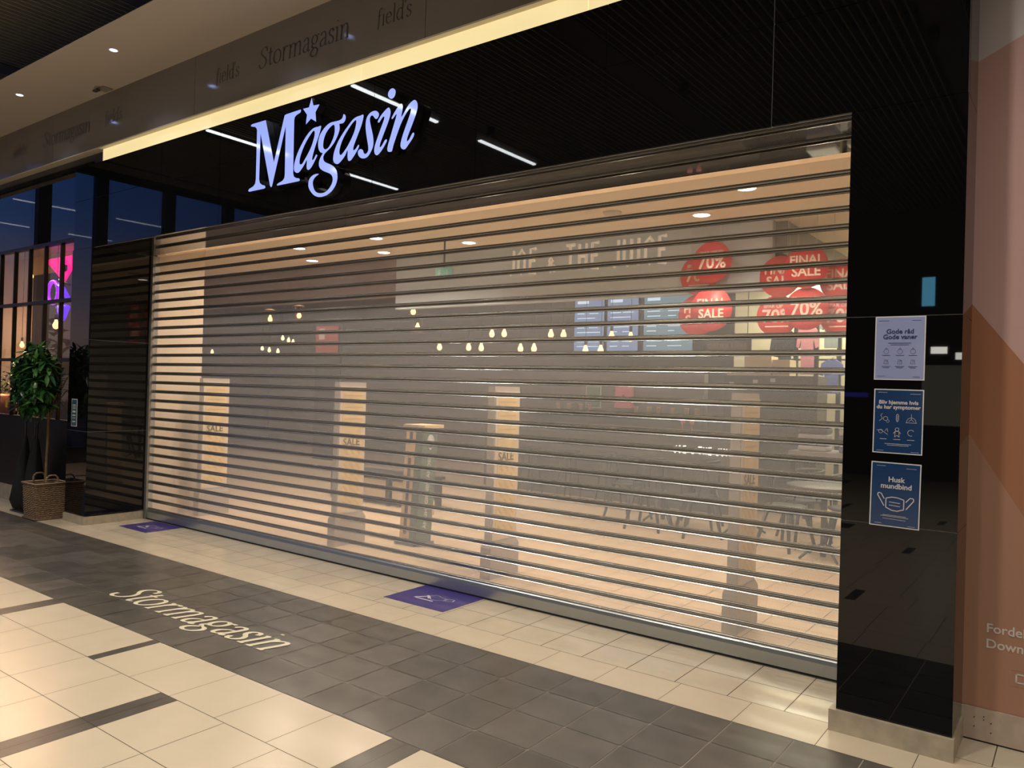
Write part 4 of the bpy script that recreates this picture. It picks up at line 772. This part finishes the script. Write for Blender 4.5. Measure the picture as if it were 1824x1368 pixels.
# ---------------------------------------------------------------- juice bar
BARF = mat('bar_front', (.075, .073, .072), .4); BART = mat('bar_top', (.10, .08, .065), .3)
r = empty('bar_counter', (-4.95, 6.5, 0)); tag(r, 'long dark juice bar counter across the back of the shop', 'counter')
box1('front_panel', BARF, -2.25, 2.05, -.3, .3, .0, 1.06, r); box1('worktop', BART, -2.3, 2.1, -.36, .36, 1.06, 1.11, r)
sans('counter_lettering', 'JOE & THE JUICE', 1.2, -.31, .80, .10, .112, .009, LETW, r)
b = MB(); b.box(-7.25, -3.72, 7.15, 7.3, 0, 1.95); struct(b.build('wall_bar_back', mat('bar_back', (.15, .135, .13), .5)))
r = empty('bar_shelf', (-5.5, 7.06, 1.28)); tag(r, 'thin shelf on the dark wall behind the juice bar', 'shelf'); box1('board', BART, -1.6, 1.7, -.09, .09, 0, .025, r)
CUPM = mat('peach_cup', (.50, .32, .24), .5)
for i in [j for j in range(13) if j not in (4, 5, 6)]:
    b = MB(); b.lathe([(.028, 0), (.038, .10), (.04, .11)], n=12)
    tag(b.build('paper_cup', CUPM, None, (-6.3 + i * .21 + (i % 3) * .02, 7.05, 1.306)), 'peach paper cup on the shelf behind the juice bar, %s the pink bag' % ['fourth left of', 'third left of', 'second left of', 'first left of', '', '', '', 'first right of', 'second right of', 'third right of', 'fourth right of', 'fifth right of', 'sixth right of'][i], 'cup', 'cups on the bar shelf')
SCR = mat('screen_glow', (.1, .12, .18), .2, emit=(.21, .29, .46), es=.9); SCT = mat('screen_text', (.4, .5, .6), .3, emit=(.6, .8, 1), es=1.0)
SCR2 = mat('screen_glow_teal', (.1, .14, .16), .2, emit=(.16, .26, .32), es=.9)
for i, (x0, x1, m, lab) in enumerate(((-6.61, -5.99, SCR, 'leftmost'), (-5.92, -5.31, SCR, 'middle'), (-5.20, -4.30, SCR2, 'rightmost and widest'))):
    r = empty('menu_screen', ((x0 + x1) / 2, 8.0, 2.82)); tag(r, 'bluish lit menu screen over the juice bar, %s of three' % lab, 'screen', 'menu screens over the bar'); h = (x1 - x0) / 2
    box1('bezel', BLACK, -h - .015, h + .015, .0, .06, -.50, .50, r); box1('display', m, -h, h, -.003, 0, -.485, .485, r)
    s = MB(); g = [((-h + .06, .42), (-h + .3, .42), .05)]
    for j in range(9):
        z = .30 - .085 * j; g.append(((-h + .06, z), (-h + random.uniform(.2, .34), z), .016)); g.append(((.0, z), (random.uniform(.12, .26), z), .014))
    lines(s, g, y=-.0045); s.build('menu_text', SCT, r)
    b = MB(); b.tube([(0, .04, .50), (0, .04, 1.38)], .02, 6); b.build('ceiling_mount', BLACK, r)
r = empty('order_sign', (-3.32, 7.0, 2.36)); tag(r, 'dark hanging board reading ORDER HERE beneath the red discs', 'sign')
box1('board', mat('brown_board', (.07, .055, .05), .5), -.36, .36, 0, .03, -.10, .10, r); text('board_text', 'ORDER HERE', .105, (0, -.003, -.035), mat('board_text', (.30, .25, .2), .5), r, align='CENTER', bold=.001)
b = MB(); b.tube([(-.3, .015, .1), (-.3, .015, 1.84)], .006, 5); b.tube([(.3, .015, .1), (.3, .015, 1.84)], .006, 5); b.build('hanger', BLACK, r)
r = empty('pink_bag', (-5.03, 7.02, 1.36)); tag(r, 'pink carrier bag hanging behind the bar, right of the framed picture', 'bag')
b = MB(); b.box(-.15, .15, 0, .08, .02, .36); b.tube([(-.15, .04, .02), (-.18, .04, .05)], .015, 6); b.tube([(.15, .04, .02), (.18, .04, .05)], .015, 6); b.build('bag_body', mat('pink_paper', (.62, .20, .24), .5), r); box1('print_mark', BLACK, -.02, .02, -.002, 0, .2, .23, r)
r = empty('framed_picture', (-5.65, 7.14, 1.54)); tag(r, 'green framed picture on the dark wall behind the bar, left of the pink bag', 'picture')
box1('frame', mat('pale_frame', (.5, .5, .42), .4), -.145, .145, -.02, .01, -.185, .185, r); box1('picture', mat('picture_green', (.14, .20, .16), .4), -.13, .13, -.022, -.02, -.17, .17, r)
for i, x in enumerate((-3.76, -3.62)):
    b = MB(); b.lathe([(.03, 0), (.005, .008), (.005, .07), (.035, .10), (.038, .16), (.0, .10)], n=14)
    tag(b.build('pink_glass', mat('pink_glass', (.6, .2, .22), .2), None, (x, 6.5, 1.111)), 'pink stemmed glass on the bar counter, %s of two' % ('left' if i == 0 else 'right'), 'glass', 'pink glasses on the counter')
# pendants: two rows over the bar, lanterns and clusters farther left
NUM = ['first', 'second', 'third', 'fourth', 'fifth', 'sixth', 'last']
for i, (x, z) in enumerate([(-6.8, 2.54), (-6.55, 2.54), (-5.65, 2.51), (-5.42, 2.5), (-4.59, 2.46), (-4.28, 2.44)]):
    pendant(x, 5.8, z, 4.2, 'glowing amber bulb, %s from the left in the upper row over the bar' % NUM[i], s=1.25, group='amber bulbs over the bar, upper row')
for i, (x, z) in enumerate([(-8.65, 2.39), (-7.95, 2.38), (-7.66, 2.37), (-6.8, 2.35), (-6.52, 2.35), (-5.51, 2.31), (-5.23, 2.31)]):
    pendant(x, 6.6, z, 4.2, 'glowing amber bulb, %s from the left in the lower row over the bar' % NUM[i], s=1.35, group='amber bulbs over the bar, lower row')
for x, z, lab in ((-7.8, 2.86, 'brass lantern with amber bulb left of the bar bulbs, the higher one'), (-7.98, 2.63, 'brass lantern with amber bulb left of the bar bulbs, the lower one'), (-11.55, 2.85, 'brass lantern with amber bulb far left, the left one of two'), (-10.69, 2.89, 'brass lantern with amber bulb far left, the right one of two')):
    pendant(x, 5.3 if x == -7.98 else 5.0, z, 4.2, lab, s=1.2, shade=True)
CL = [(-15.35, 2.30), (-13.45, 2.37), (-13.2, 2.33), (-12.9, 2.30), (-12.75, 2.58), (-12.55, 2.53), (-12.4, 2.49)]
for i, (x, z) in enumerate(CL):
    pendant(x, 6.2, z, 4.2, 'tiny distant yellow bulb, far left of the shop, %s of seven' % NUM[i], m=YEL, s=1.0, group='distant yellow bulbs')
# red poster far left
r = empty('red_poster', (-12.0, 6.8, 2.55)); tag(r, 'blurred red and cream poster on the far left back of the shop', 'poster'); box1('sheet', mat('poster_red', (.40, .10, .08), .5), -.4, .3, 0, .02, -.35, .3, r); box1('stripe', mat('poster_cream', (.6, .5, .45), .5), -.3, -.12, -.004, -.001, .02, .25, r)
b = MB(); b.box(-.45, .35, .03, .08, -2.55, .32); b.build('board', BARF, r)
# low bench by the second pedestal
r = empty('low_bench', (-6.9, 3.6, 0)); tag(r, 'low dark bench with pale drawers behind the second pedestal', 'bench')
box1('top', DARKM, -.9, .9, -.25, .25, .38, .42, r)
for x in (-.85, -.28, .28, .85): box1('leg', DARKM, x - .025, x + .025, -.22, .22, 0, .38, r)
for x in (-.57, .0, .57): box1('drawer', mat('pale_box', (.50, .40, .30), .6), x - .22, x + .22, -.2, .2, .06, .34, r)

# ---------------------------------------------------------------- clothes display at the right rear
b = MB(); b.box(-3.7, SX1, 8.3, 8.4, 0, SZ); struct(b.build('wall_display', mat('display_cream', (.78, .72, .50), .6)))
r = empty('kiosk_cabinet', (-2.75, 6.95, 0)); tag(r, 'tall black cabinet at the right end of the juice bar', 'cabinet'); box1('body', BARF, -.58, .75, .0, .5, 0, 1.93, r)
s = MB(); 
for x, z in ((-.5, 1.78), (-.15, 1.82), (0, 1.75), (.1, 1.84)): s.box(x, x + .07, -.004, -.001, z, z + .05)
s.build('white_marks', INKW, r)
CBX = mat('cream_box', (.62, .50, .33), .6)
for x0, x1, z0, z1, lab in ((-3.31, -2.66, 1.931, 2.03, 'flat cream box on the black cabinet, bottom of its stack'), (-3.05, -2.66, 2.031, 2.21, 'cream patterned box on top of the flat one on the black cabinet'), (-2.64, -2.40, 1.931, 2.16, 'cream and red box beside the stack on the black cabinet')):
    b = MB(); b.box(x0, x1, 7.0, 7.3, z0, z1); tag(b.build('storage_box', CBX), lab, 'box', 'boxes on the black cabinet')
r = empty('clothes_rack', (-1.95, 7.85, 0)); tag(r, 'black metal clothes rack with coloured garments at the right rear', 'clothes rack')
for x in (-.62, -.32, .0, .32): box1('post', BLACK, x - .028, x + .028, -.03, .03, 0, 2.75, r)
b = MB(); b.tube([(-1.0, 0, 2.86), (.8, 0, 2.86)], .018, 8); b.tube([(-1.0, 0, 2.2), (.8, 0, 2.2)], .014, 8); b.build('rail', BLACK, r)
def garment(x, z, w_, h, col, lab, nm='garment', long=False):
    r = empty(nm, (x, 7.78, z)); tag(r, lab, 'garment', 'garments on the black rack')
    L = [(-w_ * .18, h * .5), (-w_ * .5, h * .38), (-w_ * .62, h * .05), (-w_ * .46, h * .02), (-w_ * .34, h * .2), (-w_ * (.5 if long else .34), -h * .5), (w_ * (.5 if long else .34), -h * .5), (w_ * .34, h * .2), (w_ * .46, h * .02), (w_ * .62, h * .05), (w_ * .5, h * .38), (w_ * .18, h * .5), (0, h * .45)]
    b = MB(); prism(b, [L], -.035, .035, 0, 0); b.build('cloth', mat('cloth_%d' % int(1000 * (col[0] + 3 * col[1] + 7 * col[2])), col, .8, noise=.08), r)
    b = MB(); b.tube([(0, 0, h * .44), (0, 0, h * .53), (.02, 0, h * .56)], .005, 5); b.build('hanger_hook', DARKM, r)
garment(-2.75, 2.28, .30, .85, (.03, .025, .028), 'long dark dress hanging at the left of the clothes rack', long=True)
garment(-2.38, 2.35, .26, .75, (.62, .25, .30), 'pink top on the black rack, beside the long dark dress')
garment(-2.05, 2.62, .26, .50, (.30, .36, .36), 'grey patterned top on the black rack, above the blue jumper')
garment(-2.03, 1.95, .28, .50, (.12, .16, .42), 'blue jumper on the black rack below the grey top')
garment(-2.40, 1.70, .24, .40, (.50, .36, .22), 'beige top low on the black rack under the pink one')
garment(-1.50, 1.75, .42, .75, (.10, .12, .40), 'deep blue coat at the right end of the clothes rack', long=True)
r = empty('wall_shelf', (-1.15, 8.2, 2.28)); tag(r, 'small yellow lit ornament shelf on the cream display wall', 'shelf'); box1('board', mat('yellow_shelf', (.75, .70, .12), .5), -.35, .3, -.1, .1, 0, .03, r); b = MB(); b.lathe([(.06, .0), (.09, .12), (.03, .3), (.02, .42)], (-.15, 0, .03), 12); b.build('vase', mat('yellow_vase', (.8, .78, .15), .4), r)
r = empty('display_table', (-1.25, 6.4, 0)); tag(r, 'low display table at the right rear carrying folded clothes', 'table'); box1('top', mat('grey_table', (.25, .24, .25), .5), -.85, .95, -.35, .35, .90, .95, r)
for x in (-.8, .9):
    for y in (-.3, .3): box1('leg', DARKM, x - .03, x + .03, y - .03, y + .03, 0, .90, r)
cols_ = [(.55, .53, .55), (.16, .15, .26), (.45, .45, .50), (.10, .09, .12), (.60, .58, .56)]; NM2 = ['bottom', 'second', 'middle', 'fourth', 'top']
for sidx, x in enumerate((-1.85, -1.35, -.85)):
    for k in range(5):
        b = MB(); b.box(x - .18, x + .18, 6.2, 6.5, .951 + k * .075, .951 + k * .075 + .07); o_ = b.build('folded_garment', mat('fold_%d' % ((k + sidx) % 5), cols_[(k + sidx) % 5], .8))
        md = o_.modifiers.new('soft', 'BEVEL'); md.width = .025; md.segments = 3
        tag(o_, 'folded garment on the display table, %s of the %s stack' % (NM2[k], ['left', 'middle', 'right'][sidx]), 'folded garment', 'folded clothes on the display table')

# ---------------------------------------------------------------- cafe seating
CH = mat('dark_chair', (.018, .017, .02), .45)
def chair(x, y, rz, lab):
    r = empty('cafe_chair', (x, y, 0), rz); tag(r, lab, 'chair', 'dark cafe chairs behind the shutter')
    b = MB(); b.lathe([(.19, .44), (.215, .452), (.21, .47), (.17, .475)], n=20); b.build('seat', CH, r)
    b = MB(); pts = [(.20 * math.cos(a), .20 * math.sin(a) , .78 + .02 * math.sin(a)) for a in [PI * k / 8 for k in range(9)]]; b.tube(pts, .022, 7); b.tube([(.0, .20, .47), (0, .205, .78)], .012, 6); b.tube([(.19, .05, .46), (.20, .0, .78)], .011, 6); b.tube([(-.19, .05, .46), (-.20, 0, .78)], .011, 6); b.build('backrest', CH, r)
    for sx in (-1, 1):
        for sy in (-1, 1): b = MB(); b.tube([(sx * .13, sy * .13, .45), (sx * .22, sy * .22, .0)], [.024, .017], 7); b.build('leg', CH, r)
    return r
def ctable(x, y, lab, base='cross'):
    r = empty('cafe_table', (x, y, 0)); tag(r, lab, 'table', 'cafe tables behind the shutter')
    b = MB(); b.lathe([(.36, .72), (.37, .73), (.37, .75), (.36, .755)], n=28); b.build('tabletop', mat('table_dark', (.03, .025, .022), .45), r)
    b = MB(); b.tube([(0, 0, .03), (0, 0, .72)], .03, 8); b.build('column', CH, r)
    for k in range(4): a = PI / 4 + k * PI / 2; b = MB(); b.tube(smooth([(0, 0, .16), (.14 * math.cos(a), .14 * math.sin(a), .10), (.26 * math.cos(a), .26 * math.sin(a), .015)]), .014, 6); b.build('foot', CH, r)
ctable(-1.15, 4.15, 'round dark cafe table nearest the right pillar behind the shutter')
ctable(-2.25, 4.95, 'round dark cafe table in the middle of the seating')
ctable(-3.35, 5.05, 'round dark cafe table at the left of the seating')
chair(-1.62, 4.45, 1.2, 'dark chair between the right and middle cafe tables'); chair(-.62, 4.05, -1.3, 'dark chair right of the nearest cafe table, by the pillar')
chair(-1.62, 5.12, -.8, 'dark chair right of the middle cafe table'); chair(-2.62, 4.45, 2.2, 'dark chair in front of the middle cafe table')
chair(-2.95, 5.35, -1.0, 'dark chair right of the left cafe table'); chair(-3.80, 4.95, 1.3, 'dark chair left of the left cafe table, farthest left')
chair(-1.05, 4.75, .1, 'dark chair behind the nearest cafe table'); chair(-3.25, 4.45, 3.2, 'dark chair in front of the left cafe table')
for i, x in enumerate((-6.0, -5.3, -4.6, -3.9)):
    r = empty('bar_stool', (x, 5.85, 0)); tag(r, 'dark backless bar stool at the juice bar, %s from the left' % NUM[i], 'stool', 'bar stools at the counter')
    b = MB(); b.lathe([(.15, .70), (.17, .71), (.17, .735), (.15, .74)], n=18); b.build('seat', CH, r)
    for k in range(4): a = PI / 4 + k * PI / 2; b = MB(); b.tube([(.1 * math.cos(a), .1 * math.sin(a), .70), (.2 * math.cos(a), .2 * math.sin(a), 0)], .012, 6); b.build('leg', CH, r)

# ================================================================= REST OF THE HALL
DK = mat('hall_dark_wall', (.055, .05, .048), .6)
b = MB(); b.box(-14.3, 5.0, YB - .3, YB, 0, 6.05); struct(b.build('wall_opposite', DK))
b = MB(); b.box(5.0, 5.1, YB - .3, 2.0, 0, 6.05); struct(b.build('wall_hall_right', DK))
b = MB(); b.box(-14.4, -14.3, YB, 1.9, 5.5, 6.05); b.box(-14.4, -14.3, YB, 1.9, 0, .25); struct(b.build('wall_end', DK))
wf = empty('window_2', (-14.3, -6, .25)); struct(wf)
f = MB(); yy = [-3.1 + 1.365 * k for k in range(-8, 3)]
for y in yy: f.box(-.1, .06, y + 6 - .11, y + 6 + .11, 0, 5.25)
for z in (0.0, 5.22): f.box(-.08, .04, YB + 6, 7.9, z, z + .05)
f.build('window_frame', FR, wf)
p = MB(); p.box(-.03, -.02, YB + 6, 7.9, .05, 5.22); p.build('window_pane', glass('end_glass', (.95, .95, .97)), wf)
g_ = MB(); g_.box(-60, -14.5, -40, 40, -.4, -.3); struct(g_.build('ground_outside', mat('outside_ground', (.02, .02, .02), .9)))
th = MB(); random.seed(3)
for _ in range(2600):
    y = random.uniform(-16, 8); z = random.uniform(0, 2.2 + .5 * math.sin(y * 1.3) + .4 * math.sin(y * 2.9)); leaf(th, Vector((-19 + random.uniform(-.5, .5), y, z)), Vector((random.gauss(0, 1), random.gauss(0, 1), random.gauss(0, 1))), Vector((0, 0, 1)), .4, .2)
o_ = th.build('outside_shrubs', mat('shrub_dark', (.02, .03, .012), .8)); o_['kind'] = 'stuff'; tag(o_, 'dark shrubs outside the end window of the hall', 'shrubs')
def lit(nm, x, z, hx, hz, colr, es, lab, cat='lit panel'):
    r = empty('lit_panel', (x, YB + .02, z)); tag(r, lab, cat); box1('housing', BLACK, -hx - .03, hx + .03, -.015, .01, -hz - .03, hz + .03, r); box1('glowing_face', mat(nm + '_glow', (.5, .5, .5), .4, emit=colr, es=es), -hx, hx, .01, .02, -hz, hz, r)
lit('blue_panel', -1.72, 3.90, .12, .30, (.16, .62, .95), 5.0, 'tall cyan lit panel on the dark wall opposite the shop')
lit('white_lamp_panel', -1.50, 2.68, .15, .07, (1, .98, .88), 12, 'bright white lamp panel on the wall opposite the shop, left one')
lit('square_lamp', -1.12, 2.56, .08, .07, (1, .98, .88), 10, 'bright white lamp panel on the wall opposite the shop, right one')
lit('blue_strip', -3.25, 1.72, .42, .05, (.03, .03, .9), .9, 'low deep blue lit strip on the wall opposite the shop')
lit('grey_display', -1.35, 1.75, .45, .62, (.35, .33, .24), .9, 'dim grey shop display on the wall opposite')
